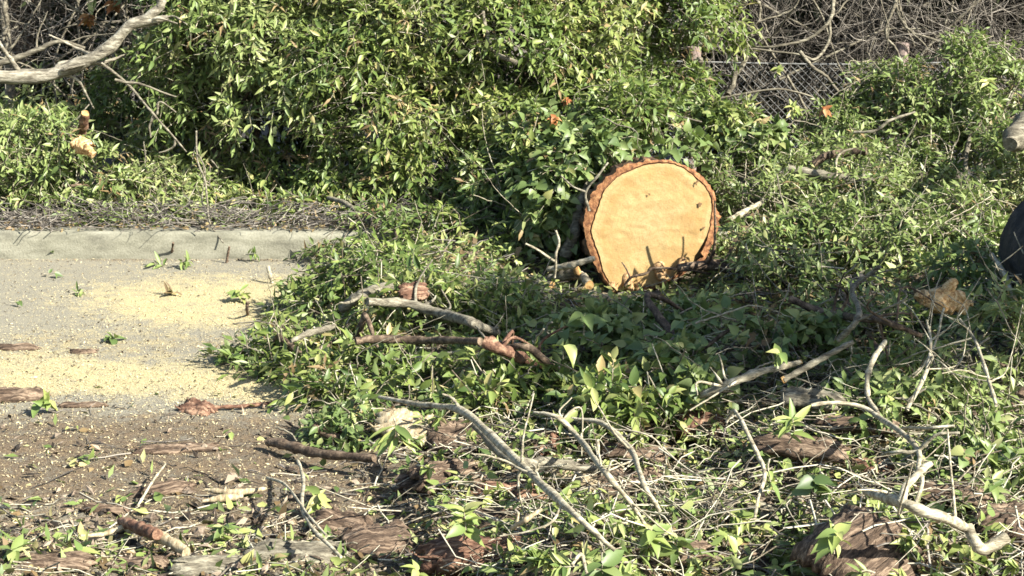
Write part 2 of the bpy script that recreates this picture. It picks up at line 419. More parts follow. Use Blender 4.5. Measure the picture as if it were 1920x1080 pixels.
def lobe(px, py, Y, rx, ry, rd):
    """a lobe seen at photo pixel px,py at distance Y; rx, ry in pixels, rd depth radius in metres"""
    p = at_y(px, py, Y); s = pix(p)[2]/F
    return (p[0], p[1], p[2], rx*s, rd, ry*s)
def globe(px, py, h, rx, ry, rd=None):
    p = on(px, py, h); s = pix(p)[2]/F
    return (p[0], p[1], p[2], rx*s, rd or rx*s*.8, ry*s)

# ---------------------------------------------------------------- ground, road, kerb, verge
def ellm(x, y, cx, cy, rx, ry, soft=.5):
    return smooth(1+soft, 1-soft, np.sqrt(((x-cx)/rx)**2 + ((y-cy)/ry)**2))
def ground_attrs(X, Y):
    px, py, _ = pix(np.stack([X, Y, np.zeros_like(X)], -1))
    dust = np.clip(ellm(px, py, 400, 562, 260, 46, .7)*1.0 + ellm(px, py, 470, 580, 190, 30)*.6 + ellm(px, py, 430, 712, 320, 38, .7)*1.0 + ellm(px, py, 330, 640, 330, 40, .7)*.08
                   + ellm(px, py, 40, 700, 190, 40)*.75 + ellm(px, py, 150, 640, 260, 26)*.35 + ellm(px, py, 560, 730, 120, 40)*.6, 0, 1)
    soil = np.clip(smooth(735, 810, py) + heap(X, Y)*1.2 + ellm(px, py, 170, 648, 320, 26)*.42 - .25*ellm(px, py, 60, 990, 200, 50), 0, 1)
    soil = np.clip(soil + .75*smooth(9.90, 10.01, Y)*(.5+.5*np.sin(X*5.1)*np.sin(X*2.3+1)), 0, 1)
    return dust, soil
m_road, t, b = mat('road_surface')
fine = tex(t, 170, 4, .75, 'Object'); mid = tex(t, 9, 8, .72, 'Object'); fleck = tex(t, 75, 3, .6, 'Object')
asph = ramp(t, fine, [(.36, (.075, .068, .05)), (.5, (.175, .163, .122)), (.64, (.32, .30, .235))])
soilc = ramp(t, math_(t, 'ADD', math_(t, 'MULTIPLY', fine, .6), math_(t, 'MULTIPLY', mid, .4)), [(.36, (.026, .018, .011)), (.5, (.09, .064, .039)), (.64, (.24, .18, .11))])
dustc = ramp(t, fine, [(.36, (.17, .14, .07)), (.5, (.36, .305, .16)), (.64, (.54, .475, .27))])
wob = math_(t, 'MULTIPLY', math_(t, 'SUBTRACT', math_(t, 'ADD', math_(t, 'MULTIPLY', mid, .75), math_(t, 'MULTIPLY', fleck, .5)), .625), 2.6)
def edge_(a): return math_(t, 'SMOOTH_MIN', math_(t, 'MAXIMUM', math_(t, 'MULTIPLY', math_(t, 'SUBTRACT', math_(t, 'ADD', math_(t, 'MULTIPLY', attr(t, a), 1.0), math_(t, 'MULTIPLY', wob, 1.25)), .34), 1.4), 0), 1)
asph = mixc(t, ramp(t, mid, [(.42, (0, 0, 0)), (.62, (.6, .6, .6))]), asph, (.235, .215, .15))
c = mixc(t, edge_('soil'), asph, soilc); c = mixc(t, edge_('dust'), c, dustc)
t.links.new(c, b.inputs['Base Color']); b.inputs['Roughness'].default_value = .9; b.inputs['Specular IOR Level'].default_value = .2
bump(t, b, math_(t, 'ADD', fine, fleck), .8, .006)
def sheet(name, xs, ys, zf, m, attrs=None):
    X, Y = np.meshgrid(xs, ys); x, y = X.ravel(), Y.ravel(); nx, ny = len(xs), len(ys)
    V = np.stack([x, y, zf(x, y)], -1)
    i = (np.arange(ny-1)[:, None]*nx + np.arange(nx-1)[None]).ravel()
    me = mesh(name, V, None, np.stack([i, i+1, i+nx+1, i+nx], -1), [m], attrs=attrs(x, y) if attrs else None)
    return tag(obj(name, me), kind='structure')
KY = 10.03                                             # kerb line
xs = np.concatenate([[-60, -20, -8], np.linspace(-4, 4, 240), [8, 20, 60]])
ys = np.concatenate([[-40, -5, 2, 3.6], np.linspace(4.4, KY+.04, 190)])
sheet('road', xs, ys, gz, m_road, lambda x, y: dict(zip(('dust', 'soil'), ground_attrs(x, y))))
m_verge, t, b = mat('verge_soil')
f = tex(t, 120, 5, .7); f2 = tex(t, 9, 3, .6)
t.links.new(ramp(t, math_(t, 'ADD', math_(t, 'MULTIPLY', f, .7), math_(t, 'MULTIPLY', f2, .3)), [(.35, (.03, .023, .016)), (.5, (.075, .06, .042)), (.68, (.17, .145, .105))]), b.inputs['Base Color'])
b.inputs['Roughness'].default_value = .95; bump(t, b, f, .8, .01)
sheet('verge', np.concatenate([[-200, -40, -8], np.linspace(-4, 5, 110), [9, 40, 200]]), np.concatenate([np.linspace(KY+.16, 14, 60), [18, 26, 60, 300]]),
      lambda x, y: .135 + .025*np.sin(x*6+y*3)*smooth(10.25, 10.5, y) + .02*np.sin(x*13-y*8)*smooth(10.3, 10.6, y) - .3*smooth(12, 14, y), m_verge)
m_kerb, t, b = mat('kerb_concrete')
f = tex(t, 90, 5, .7); f2 = tex(t, 5, 4, .6, 'Object', (1, 3, 3)); f3 = tex(t, 2.2, 3, .6)
cc = ramp(t, math_(t, 'ADD', math_(t, 'MULTIPLY', f, .35), math_(t, 'MULTIPLY', f2, .65)), [(.36, (.085, .08, .06)), (.5, (.18, .172, .128)), (.64, (.27, .26, .20))])
t.links.new(mixc(t, math_(t, 'MULTIPLY', f3, .5), cc, (.15, .15, .095)), b.inputs['Base Color'])
b.inputs['Roughness'].default_value = .9; bump(t, b, f, .6, .006)
prof = [(KY, -.1), (KY, .012), (KY+.006, .10), (KY+.014, .132), (KY+.03, .148), (KY+.06, .152), (KY+.16, .152), (KY+.17, .14), (KY+.17, -.1)]
kx = np.linspace(-6, 6, 260); V = []
for i, x in enumerate(kx):
    for (y, z) in prof:
        e = noise.noise(Vector((x*2.3, y*30, z*12)))*.009 + noise.noise(Vector((x*14, y*60, z*30)))*.006 - max(0, noise.noise(Vector((x*5, 3, 1))) - .42)*.05*(z > .12)
        V.append((x, y + e - .012*x*0, z + e*.6))
k = len(prof); i = (np.arange(len(kx)-1)[:, None]*k + np.arange(k-1)[None]).ravel()
tag(obj('kerb', mesh('kerb', V, None, np.stack([i+1, i, i+k, i+k+1], -1), [m_kerb])), kind='structure')

# ---------------------------------------------------------------- litter too fine to count
def flakes(name, n_, sampler, smin, smax, m, tone=(0, 1), aspect=(1.2, 4), tilt=.35, lift=.004):
    P = sampler(n_); n_ = len(P)
    L = rs.uniform(smin, smax, n_)*rs.uniform(.5, 1, n_); W = L/rs.uniform(*aspect, n_)
    n0 = nrm(UP + rs.normal(0, tilt, (n_, 3))); d = rs.normal(0, 1, (n_, 3)); d = nrm(d - n0*np.sum(d*n0, -1, keepdims=True)); s = np.cross(d, n0)
    H = W*rs.uniform(.15, .5, n_)
    c = P + UP*(lift + H[:, None]*.3)
    V = np.stack([c-d*L[:, None]/2, c+s*W[:, None]/2*rs.uniform(.6, 1.2, (n_, 1)), c+d*L[:, None]/2, c-s*W[:, None]/2, c+n0*H[:, None]], 1)
    off = (np.arange(n_)*5)[:, None, None]
    F3 = (np.array([[0, 1, 4], [1, 2, 4], [2, 3, 4], [3, 0, 4]])[None]+off).reshape(-1, 3)
    return tag(obj(name, mesh(name, V.reshape(-1, 3), F3, None, [m], np.repeat(rs.uniform(*tone, n_), 5), smooth_=False)), kind='stuff')
def samp(dens):
    def f(n_):
        X = rs.uniform(-3.2, 3.2, n_); Y = rs.uniform(4.9, KY-.02, n_)
        px, py, _ = pix(np.stack([X, Y, gz(X, Y)], -1))
        k = (rs.uniform(0, 1, n_) < dens(X, Y, px, py)) & (px > -250) & (px < 2150)
        X, Y = X[k], Y[k]; return np.stack([X, Y, gz(X, Y)], -1)
    return f
m_dust, t, b = mat('sawdust')
t.links.new(ramp(t, attr(t, 'tone'), [(0, (.16, .11, .045)), (.4, (.38, .315, .15)), (1, (.60, .53, .31))]), b.inputs['Base Color']); b.inputs['Roughness'].default_value = .9
tag(flakes('sawdust', 300000, samp(lambda X, Y, px, py: np.clip(ground_attrs(X, Y)[0]*.75 + .16*(px < 700), 0, 1)), .004, .014, m_dust, aspect=(2, 7), tilt=.5), 'pale yellow sawdust spread over the road in front of the kerb', 'sawdust')
tag(flakes('wood_chips', 120000, samp(lambda X, Y, px, py: np.clip(.16 + .7*smooth(9.90, 10.0, Y) + .35*ellm(px, py, 200, 640, 330, 40) + .8*smooth(640, 780, py)*(1-.3*heap(X, Y)), 0, 1)), .006, .026, CHIP, aspect=(1.6, 7), tilt=.5), 'mixed bark crumbs and wood chips strewn over the brown soil', 'wood chips')
MIXB = bark_mat('bark_crumb', (.014, .011, .008), (.07, .05, .034), (.24, .19, .135), 30, bd=.004, tone=True)
tag(flakes('bark_debris', 17000, samp(lambda X, Y, px, py: np.clip(.9*heap(X, Y)*smooth(560, 760, py) + .16*smooth(740, 860, py) + .9*smooth(900, 990, py), 0, 1)), 
 .015, .075, MIXB, aspect=(1.2, 3.5), tilt=.6, lift=.012), 'broken brown bark pieces bedded in the debris heap', 'bark debris')

# litter of twigs over the heap and the road
def twig_mess(name, n_, dens, lmin, lmax, r0, m, hi=.10, curl=.5, label=None):
    P = samp(dens)(n_); T = len(P); K = 6
    L = rs.uniform(lmin, lmax, T); d = nrm(rs.normal(0, 1, (T, 3))*[1, .8, .35]); d[:, 2] = np.clip(d[:, 2], -.35, .35)*(.35+.65*heap(P[:, 0], P[:, 1])); dh = np.linalg.norm(d[:, :2], axis=1, keepdims=True); d[:, :2] /= np.maximum(dh, .3)/np.minimum(1, np.maximum(dh, .8)); d = nrm(d); d2 = nrm(rs.normal(0, 1, (T, 3))*[1, 1, .6])
    t_ = np.linspace(-.5, .5, K)
    z = rs.uniform(0, 1, T)**1.6*hi*heap(P[:, 0], P[:, 1]) + .006
    Q = P[:, None] + UP*z[:, None, None] + d[:, None]*(L[:, None]*t_)[..., None] + d2[:, None]*(curl*L[:, None]*(t_**2-.08)*rs.uniform(-1, 1, (T, 1))*2)[..., None]
    Q += rs.normal(0, 1, Q.shape)*(L*.025)[:, None, None]
    g = gz(Q[..., 0], Q[..., 1])+.004; Q[..., 2] = np.maximum(Q[..., 2], g)
    R = (r0*rs.uniform(.5, 1.5, T))[:, None]*np.linspace(1, .45, K)[None]
    V, F4 = tubes(Q, R, 3)
    return tag(obj(name, mesh(name, V, None, F4, [m], np.repeat(rs.uniform(0, 1, T), K*3))), label, 'twigs', kind='stuff')
hd = lambda X, Y, px, py: np.clip(heap(X, Y)*smooth(600, 800, py)*(.35+.65*smooth(4, 6, 12-Y)) + .32*smooth(880, 980, py), 0, 1)
twig_mess('twig_litter', 10500, hd, .10, .45, .0027, TWIG, .15, .7, 'thin bare twigs tangled all through the debris heap')
twig_mess('twig_litter', 9000, lambda X, Y, px, py: np.clip(heap(X, Y)*.8 + .10*smooth(700, 900, py), 0, 1), .06, .25, .0035, DRY, .08, .5, 'short dark broken twigs lying low in the debris heap')
def leaf_mess(name, n_, dens, L, W, kind, m, hi, label, cat, tilt=.55):
    P = samp(dens)(n_); T = len(P)
    n0 = nrm(UP*.9 + rs.normal(0, tilt, (T, 3))); d = rs.normal(0, 1, (T, 3)); d = nrm(d - n0*np.sum(d*n0, -1, keepdims=True))
    z = rs.uniform(0, 1, T)**1.5*hi*np.clip(heap(P[:, 0], P[:, 1])+.06, 0, 1) + .006
    sc = rs.uniform(.6, 1.25, T)
    A = dict(b=P+UP*z[:, None], d=d, n=n0, L=L*sc, W=W*sc, c=rs.uniform(-.3, .9, T), f=rs.uniform(-.1, .6, T), t=rs.uniform(0, 1, T))
    V, f3, f4, tn = leaf_geo(A, kind)
    return tag(obj(name, mesh(name, V, f3, f4, [LM[m][0]], tn)), label, cat, kind='stuff')
hz = lambda a: (lambda X, Y, px, py: np.clip(heap(X, Y)*a*(1-.25*smooth(800, 950, py)) + .02*smooth(640, 900, py) + .12*smooth(880, 980, py) + .4*smooth(980, 1050, py), 0, 1))
leaf_mess('leaf_litter', 42000, hz(.85), .058, .020, 'lance_lo', 'olive', .10, 'loose narrow olive leaves shed over the debris heap', 'leaves')
leaf_mess('leaf_litter', 15000, hz(.8), .05, .028, 'heart_lo', 'dead', .05, 'curled brown dead leaves scattered through the debris', 'dead leaves')
leaf_mess('leaf_litter', 12000, hz(.6), .058, .032, 'heart', 'lime', .12, 'loose broad yellow-green leaves on top of the debris', 'leaves')
# verge litter
T = 900; X = rs.uniform(-3.4, .2, T); Y = rs.uniform(KY+.04, 10.5, T); K = 6
d = nrm(rs.normal(0, 1, (T, 3))*[1, .7, .3]); L = rs.uniform(.08, .35, T); t_ = np.linspace(-.5, .5, K)
Q = np.stack([X, Y, .165+rs.uniform(0, 1, T)**2*.10], -1)[:, None] + d[:, None]*(L[:, None]*t_)[..., None] + rs.normal(0, .008, (T, K, 3)); Q[..., 2] = np.maximum(Q[..., 2], .16)
V, F4 = tubes(Q, (rs.uniform(.0015, .004, T))[:, None]*np.linspace(1, .5, K)[None], 4)
tag(obj('twig_litter', mesh('twig_litter', V, None, F4, [DRY], np.repeat(rs.uniform(0, 1, T), K*4))), 'grey dry twigs matted along the top of the kerb', 'twigs', kind='stuff')
T = 1500; P = np.stack([rs.uniform(-3.4, .3, T), rs.uniform(KY+.05, 10.9, T), np.full(T, .165)], -1); n0 = nrm(UP+rs.normal(0, .4, (T, 3))); d = rs.normal(0, 1, (T, 3)); d = nrm(d-n0*np.sum(d*n0, -1, keepdims=True))
V, f3, f4, tn = leaf_geo(dict(b=P, d=d, n=n0, L=rs.uniform(.02, .05, T), W=rs.uniform(.012, .025, T), c=rs.uniform(0, .8, T), f=rs.uniform(0, .5, T), t=rs.uniform(0, 1, T)), 'heart')
tag(obj('leaf_litter', mesh('leaf_litter', V, f3, f4, [LM['dead'][0]], tn)), 'small dead leaves lying on the verge behind the kerb', 'dead leaves', kind='stuff')

# ---------------------------------------------------------------- beyond the verge: fence, woods, bare brush
FY = 12.45
fence = thing('chain_link_fence', 'grey chain-link fence half buried in bare brush', 'fence', (1.0, FY, 0))
m_wire, t, b = mat('fence_wire'); b.inputs['Base Color'].default_value = (.17, .172, .16, 1); b.inputs['Metallic'].default_value = .0; b.inputs['Roughness'].default_value = .6
zt = .86; x0, x1, st = .7, 5.6, .052; H = .98
ks = np.arange(x0-H, x1, st); seg = []
for k in ks:
    for sg in (1, -1):
        zz = np.linspace(0, H, 8); xx = k + (zz if sg > 0 else H-zz); yy = FY + .002*sg + .012*np.sin(xx*2)
        seg.append(np.stack([np.clip(xx, x0, x1), yy, zt-H+zz], -1))
seg = np.array(seg)-[1.0, FY, 0]
V, F4 = tubes(seg, np.full(seg.shape[:2], .0019), 4)
tag(obj('wire_mesh', mesh('wire_mesh', V, None, F4, [m_wire]), fence), kind='stuff')
P = np.array([[x, FY-.01, zt+.012*math.sin(x*2.1)] for x in np.linspace(x0, x1, 26)]); V, F4 = tubes(P[None]-[1, FY, 0], np.full((1, 26), .0055), 6)
obj('top_wire', mesh('top_wire', V, None, F4, [m_wire]), fence)
m_post, t, b = mat('weathered_post'); f = tex(t, 20, 5, .6, 'Object', (4, 4, .6))
t.links.new(ramp(t, f, [(.3, (.13, .10, .085)), (.6, (.25, .19, .16)), (.8, (.33, .27, .23))]), b.inputs['Base Color']); b.inputs['Roughness'].default_value = .9
for px, py in ((1690, 80), (1300, 88), (2120, 85)):
    p = at_y(px, py, FY+.06)
    P = np.array([[p[0]+.008*math.sin(i), p[1], z] for i, z in enumerate(np.linspace(-.2, p[2], 9))])
    V, F3, F4, mi = limb_mesh(P, np.full(9, .05), m_post, 10, .05)
    obj('post', mesh('post', V-[1, FY, 0], F3, F4, [m_post]), fence)

def forest_tree(px, Y, r, label, m, lean=0, h=5.5, crown=None, name='forest_tree', single=0):
    x = at_y(px, 100, Y)[0]; root = thing(name, label, 'tree', (x, Y, -.2))
    zs = np.linspace(0, h, 20)
    P = np.stack([x+lean*zs/h+.02*np.sin(zs*2), Y+0*zs, zs-.2], -1)
    V, F3, F4, mi = limb_mesh(P, r*(1-.55*zs/h)*(1+.5*np.exp(-zs*4)), m, 14, .16)
    obj('trunk', mesh('trunk', V-[x, Y, -.2], F3, F4, [m]), root)
    for i in range(4):
        q = P[rnd.randrange(9, 19)]; dd = np.array([rnd.uniform(-1, 1), rnd.uniform(-.7, .5), .5])
        B = wiggle([q, q+dd*.7, q+dd*1.5+[0, 0, .2]], .02); V, F3, F4, mi = limb_mesh(B, np.linspace(r*.35, r*.08, len(B)), m, 7)
        obj('limb', mesh('limb', V-[x, Y, -.2], F3, F4, [m]), root)
    if crown:
        # a low dense crown just above the picture, shading the wood floor behind it
        S = crown; c = np.array([x+lean, Y-.3, 2.75]); q = nrm(rs.normal(0, 1, (S, 3)))*(rs.uniform(.3, 1, (S, 1))**.5)
        p = c+q*[1.25, .95, 1.35]; A, tw = spray(p, nrm(q+rs.normal(0, .5, q.shape)), .4, 4, .22, .09)
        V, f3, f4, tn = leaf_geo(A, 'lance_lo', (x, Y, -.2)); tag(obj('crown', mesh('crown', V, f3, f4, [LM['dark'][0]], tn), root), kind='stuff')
    return root
TG = 'trees in the woods beyond the fence'
forest_tree(38, 13.6, .10, 'dark upright trunk in the woods above the pale limb', BROWN, .1, crown=420)
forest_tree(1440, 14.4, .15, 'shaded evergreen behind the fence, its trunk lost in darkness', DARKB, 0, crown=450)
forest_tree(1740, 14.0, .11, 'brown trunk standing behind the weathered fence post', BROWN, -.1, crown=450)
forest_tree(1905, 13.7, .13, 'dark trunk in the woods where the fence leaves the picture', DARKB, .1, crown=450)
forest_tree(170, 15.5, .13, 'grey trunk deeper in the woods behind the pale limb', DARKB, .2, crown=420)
forest_tree(420, 13.7, .12, 'evergreen tree added for shade, hidden behind the leafy crown at the pale limb', DARKB, .2, crown=450)  # this and the next two are added unseen, crowns shading the woods behind
forest_tree(760, 13.8, .12, 'evergreen tree added for shade, hidden behind the middle of the big leafy mass', DARKB, -.1, crown=450)
forest_tree(1130, 13.9, .12, 'evergreen tree added for shade, hidden behind the foliage above the cut log', DARKB, .1, crown=450)
forest_tree(2200, 13.6, .12, 'evergreen tree added for shade by the fence just out of the picture', DARKB, .1, crown=450)  # last two are added out of view for the shade of their crowns
forest_tree(2520, 13.4, .12, 'evergreen tree added for shade by the fence farthest out of the picture', DARKB, .1, crown=450)
forest_tree(5, 12.6, .04, 'slim grey sapling standing behind the pale limb', GREY, .05, h=3)
def understory(label, lobes, dens, base, single=0):
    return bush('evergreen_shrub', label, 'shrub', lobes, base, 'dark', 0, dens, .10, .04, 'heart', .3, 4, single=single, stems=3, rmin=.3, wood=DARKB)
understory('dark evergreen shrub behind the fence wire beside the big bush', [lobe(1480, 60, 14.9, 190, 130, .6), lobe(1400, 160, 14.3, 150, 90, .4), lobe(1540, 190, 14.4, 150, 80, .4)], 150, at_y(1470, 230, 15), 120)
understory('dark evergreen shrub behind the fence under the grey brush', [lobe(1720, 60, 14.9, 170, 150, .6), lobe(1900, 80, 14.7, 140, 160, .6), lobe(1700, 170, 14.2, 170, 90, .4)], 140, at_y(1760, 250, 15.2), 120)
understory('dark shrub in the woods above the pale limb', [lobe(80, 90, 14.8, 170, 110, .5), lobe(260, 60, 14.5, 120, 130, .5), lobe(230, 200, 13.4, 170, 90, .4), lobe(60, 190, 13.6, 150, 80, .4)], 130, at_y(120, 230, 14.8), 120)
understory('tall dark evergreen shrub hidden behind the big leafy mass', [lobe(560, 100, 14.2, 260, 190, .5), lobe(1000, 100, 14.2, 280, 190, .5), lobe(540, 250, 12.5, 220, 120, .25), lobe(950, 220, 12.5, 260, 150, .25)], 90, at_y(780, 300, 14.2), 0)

BRUSH = bark_mat('grey_brush', (.034, .029, .023), (.115, .10, .08), (.26, .235, .195), 26, bd=.003, tone=True)
def brush(label, px0, px1, py0, py1, Y0, Y1, n_, arch, m=BRUSH, r=.0021, seed=1, extra=()):
    """bare thicket: arching stems (joined, uncountable) with the bigger stems as parts"""
    c = at_y((px0+px1)/2, py1, (Y0+Y1)/2); root = thing('bare_brush', label, 'brush', c)
    T, K = n_, 8; b = np.array([at_y(rnd.uniform(px0, px1), rnd.uniform(py0, py1), rnd.uniform(Y0, Y1)) for _ in range(T)])
    L = rs.uniform(.25, 1.1, T); d = nrm(rs.normal(0, 1, (T, 3))*[1, .5, .9]); e = nrm(rs.normal(0, 1, (T, 3))*[.8, .5, 1]); t_ = np.linspace(-.5, .5, K)
    Q = b[:, None] + d[:, None]*(L[:, None]*t_)[..., None] + e[:, None]*(arch*L[:, None]*(t_**2)*2)[..., None] + rs.normal(0, .009, (T, K, 3))
    R = (r*rs.uniform(.35, 1.3, T)**1.5)[:, None]*np.linspace(1.2, .4, K)[None]
    V, F4 = tubes(Q, R, 4); tag(obj('twigs', mesh('twigs', V-c, None, F4, [m], np.repeat(rs.uniform(0, 1, T), K*4)), root), kind='stuff')
    for _ in range(26):
        a = at_y(rnd.uniform(px0, px1), rnd.uniform(py0, py1), rnd.uniform(Y0-.2, Y1)); dd = nrm(rs.normal(0, 1, 3)*[.8, .4, 1])*rnd.uniform(.3, .7)
        P = wiggle([a-dd, a+rs.normal(0, .06, 3), a+dd*.6+rs.normal(0, .08, 3), a+dd+rs.normal(0, .12, 3)], .008)
        V, F3, F4, mi = limb_mesh(P, np.linspace(rnd.uniform(.006, .013), .0025, len(P)), GREY, 5); obj('stem', mesh('stem', V-c, F3, F4, [GREY]), root)
    for pts, rp in extra:
        P = wiggle([at_y(*p) for p in pts], .006); sc = pix(P)[2]/F
        V, F3, F4, mi = limb_mesh(P, np.linspace(rp[0], rp[1], len(P))*sc, GREY, 6); obj('stem', mesh('stem', V-c, F3, F4, [GREY]), root)
    return root
brush('grey bare brush arching over the fence wire', 1330, 1660, -60, 210, 12.3, 14.2, 760, .4, extra=[
    (((1560, 0, 12.3), (1555, 40, 12.2), (1510, 75, 12.2), (1450, 88, 12.2), (1400, 85, 12.3)), (4, 2)),
    (((1420, 0, 12.4), (1425, 35, 12.4), (1405, 70, 12.4)), (3.5, 2)), (((1425, 35, 12.4), (1445, 70, 12.4)), (2.5, 1.5)),
    (((1555, 40, 12.2), (1555, 75, 12.2), (1530, 110, 12.1), (1500, 105, 12.1), (1400, 92, 12.2)), (3.5, 2)),
    (((1500, 95, 11.9), (1520, 125, 11.9), (1550, 145, 11.9), (1570, 170, 11.9), (1580, 185, 11.9)), (4, 2.5)),
    (((1590, 0, 12.5), (1555, 33, 12.4)), (2, 1.5)), (((1315, 110, 12.2), (1300, 150, 12.2), (1290, 195, 12.2)), (9, 11)),
    (((1400, 110, 12.1), (1375, 150, 12.1), (1365, 180, 12.1)), (5, 6))])
brush('dense grey bare thicket by the weathered fence post', 1600, 1990, -60, 170, 12.3, 14.2, 1500, .5, seed=2, extra=[
    (((1670, -10, 12.4), (1690, 40, 12.4), (1720, 65, 12.4), (1790, 85, 12.4), (1830, 80, 12.4)), (4, 1.5)),
    (((1680, -10, 12.5), (1700, 50, 12.5), (1715, 90, 12.5)), (3.5, 1.5)), (((1675, 0, 12.3), (1665, 60, 12.3), (1690, 110, 12.3)), (4, 2)),
    (((1860, 100, 12.2), (1880, 135, 12.2), (1900, 155, 12.2)), (3, 2)), (((1790, 5, 12.4), (1770, 50, 12.4)), (2.5, 1.5))])
brush('brown bare brush in the woods above the pale limb', -80, 330, -50, 150, 11.8, 13.6, 420, .5, seed=3, extra=[
    (((10, -10, 12), (12, 60, 12), (8, 110, 12)), (4, 4)), (((50, 0, 12.2), (75, 20, 12.2), (95, 50, 12.2)), (2.5, 1.5))])

# ---------------------------------------------------------------- the leafy masses
bush('leafy_heap', 'low olive-green leafy heap on the verge under the pale limb', 'leafy heap',
     [lobe(220, 405, 10.4, 90, 16, .1), lobe(400, 412, 10.4, 110, 18, .12), lobe(50, 300, 10.75, 130, 95, .35), lobe(190, 330, 10.75, 120, 75, .32), lobe(310, 355, 10.8, 90, 55, .3), lobe(-90, 310, 10.9, 120, 100, .35), lobe(90, 378, 10.5, 150, 30, .16), lobe(290, 388, 10.55, 110, 26, .16), lobe(60, 235, 11.1, 100, 50, .3)],
     at_y(150, 400, 10.8), 'olive', 20, 300, .068, .017, stems=4)
bush('felled_treetop', 'tall yellow-green leafy crown directly beside the elbow of the pale limb', 'leafy crown',
     [lobe(450, 60, 11.4, 190, 110, .45), lobe(520, 190, 11.3, 140, 95, .4), lobe(390, 170, 11.5, 80, 70, .35), lobe(420, -70, 11.7, 200, 110, .5)],
     at_y(470, 385, 11.3), 'olive', 8, 250, .078, .019, stems=4)
bush('felled_treetop', 'dark shaded lower foliage overhanging the kerb end', 'leafy crown',
     [lobe(320, 240, 11.7, 110, 80, .3), lobe(260, 180, 12.0, 90, 60, .3), lobe(430, 385, 10.8, 110, 40, .22), lobe(560, 385, 10.6, 100, 38, .2), lobe(380, 380, 11.2, 90, 50, .25), lobe(500, 330, 11.3, 140, 85, .3), lobe(640, 340, 11.0, 110, 80, .35), lobe(400, 300, 11.6, 90, 90, .3)],
     at_y(560, 410, 11), 'privet', 10, 210, .072, .019, droop=.6, stems=3)
bush('felled_treetop', 'middle of the big leafy mass with bright drooping tips', 'leafy crown',
     [lobe(740, 70, 11.2, 180, 110, .45), lobe(720, 220, 11.0, 150, 100, .4), lobe(640, 140, 11.3, 110, 110, .35), lobe(780, -70, 11.6, 240, 110, .5), lobe(800, 320, 10.9, 110, 80, .35)],
     at_y(740, 420, 11), 'privet', 10, 250, .072, .019, stems=5)
bush('felled_treetop', 'broad green foliage above the cut log reaching to the fence', 'leafy crown',
     [lobe(940, 330, 10.3, 90, 60, .25), lobe(1010, 260, 10.45, 70, 50, .2), lobe(1180, 205, 10.6, 90, 45, .2), lobe(1350, 215, 10.9, 60, 40, .2), lobe(980, 70, 11.3, 160, 110, .45), lobe(1180, 50, 11.6, 160, 110, .45), lobe(930, 220, 11.1, 120, 90, .4), lobe(1090, 170, 11.3, 130, 75, .4), lobe(1320, 40, 11.9, 80, 100, .35), lobe(1080, -80, 11.8, 280, 100, .5), lobe(1250, 150, 11.7, 90, 60, .3)],
     at_y(1080, 420, 11.2), 'privet', 12, 250, .070, .021, stems=5)
bush('ivy_bush', 'broad-leaved ivy climbing behind the bark of the cut log', 'ivy',
     [lobe(1060, 330, 9.85, 62, 75, .22), lobe(1030, 400, 9.75, 62, 70, .22), lobe(1120, 262, 9.95, 85, 34, .22), lobe(1235, 262, 10.1, 90, 30, .2), lobe(1060, 265, 10.6, 130, 75, .3), lobe(960, 370, 10.4, 110, 85, .3), lobe(1030, 440, 10.2, 70, 70, .25), lobe(1130, 225, 10.8, 80, 50, .25)],
     at_y(1020, 500, 10.4), 'ivy', 10, 170, .074, .050, 'heart', .24, 3, .45, stems=3)
bush('ivy_bush', 'bright ivy hanging over the top of the cut log', 'ivy',
     [lobe(1300, 240, 10.9, 95, 55, .25), lobe(1395, 285, 10.8, 60, 70, .25), lobe(1210, 250, 11.0, 80, 40, .25)],
     at_y(1330, 330, 10.8), 'ivy', 6, 180, .068, .046, 'heart', .22, 3, .45, stems=3)
bush('leafy_heap', 'cut branches heaped between the cut log and the fence', 'leafy heap',
     [lobe(1450, 450, 8.95, 90, 70, .25), lobe(1570, 440, 8.9, 110, 75, .3), lobe(1480, 505, 8.5, 80, 40, .2), lobe(1580, 225, 11.3, 70, 45, .25), lobe(1640, 170, 11.4, 60, 55, .2), lobe(1500, 275, 11.1, 100, 60, .4), lobe(1440, 400, 10.4, 110, 100, .35), lobe(1560, 330, 10.8, 120, 95, .4), lobe(1580, 440, 10.2, 120, 90, .35), lobe(1480, 500, 9.9, 110, 60, .3), lobe(1400, 470, 9.7, 70, 50, .2), lobe(1560, 490, 9.4, 120, 75, .3), lobe(1430, 500, 9.3, 90, 60, .25), lobe(1420, 330, 10.6, 80, 70, .25), lobe(1500, 400, 10.0, 90, 80, .3), lobe(1390, 360, 10.5, 60, 70, .25)],
     at_y(1500, 520, 10.2), 'olive', 80, 200, .055, .016, Ls=.26, gap=.08, stems=7, wood=GREY)
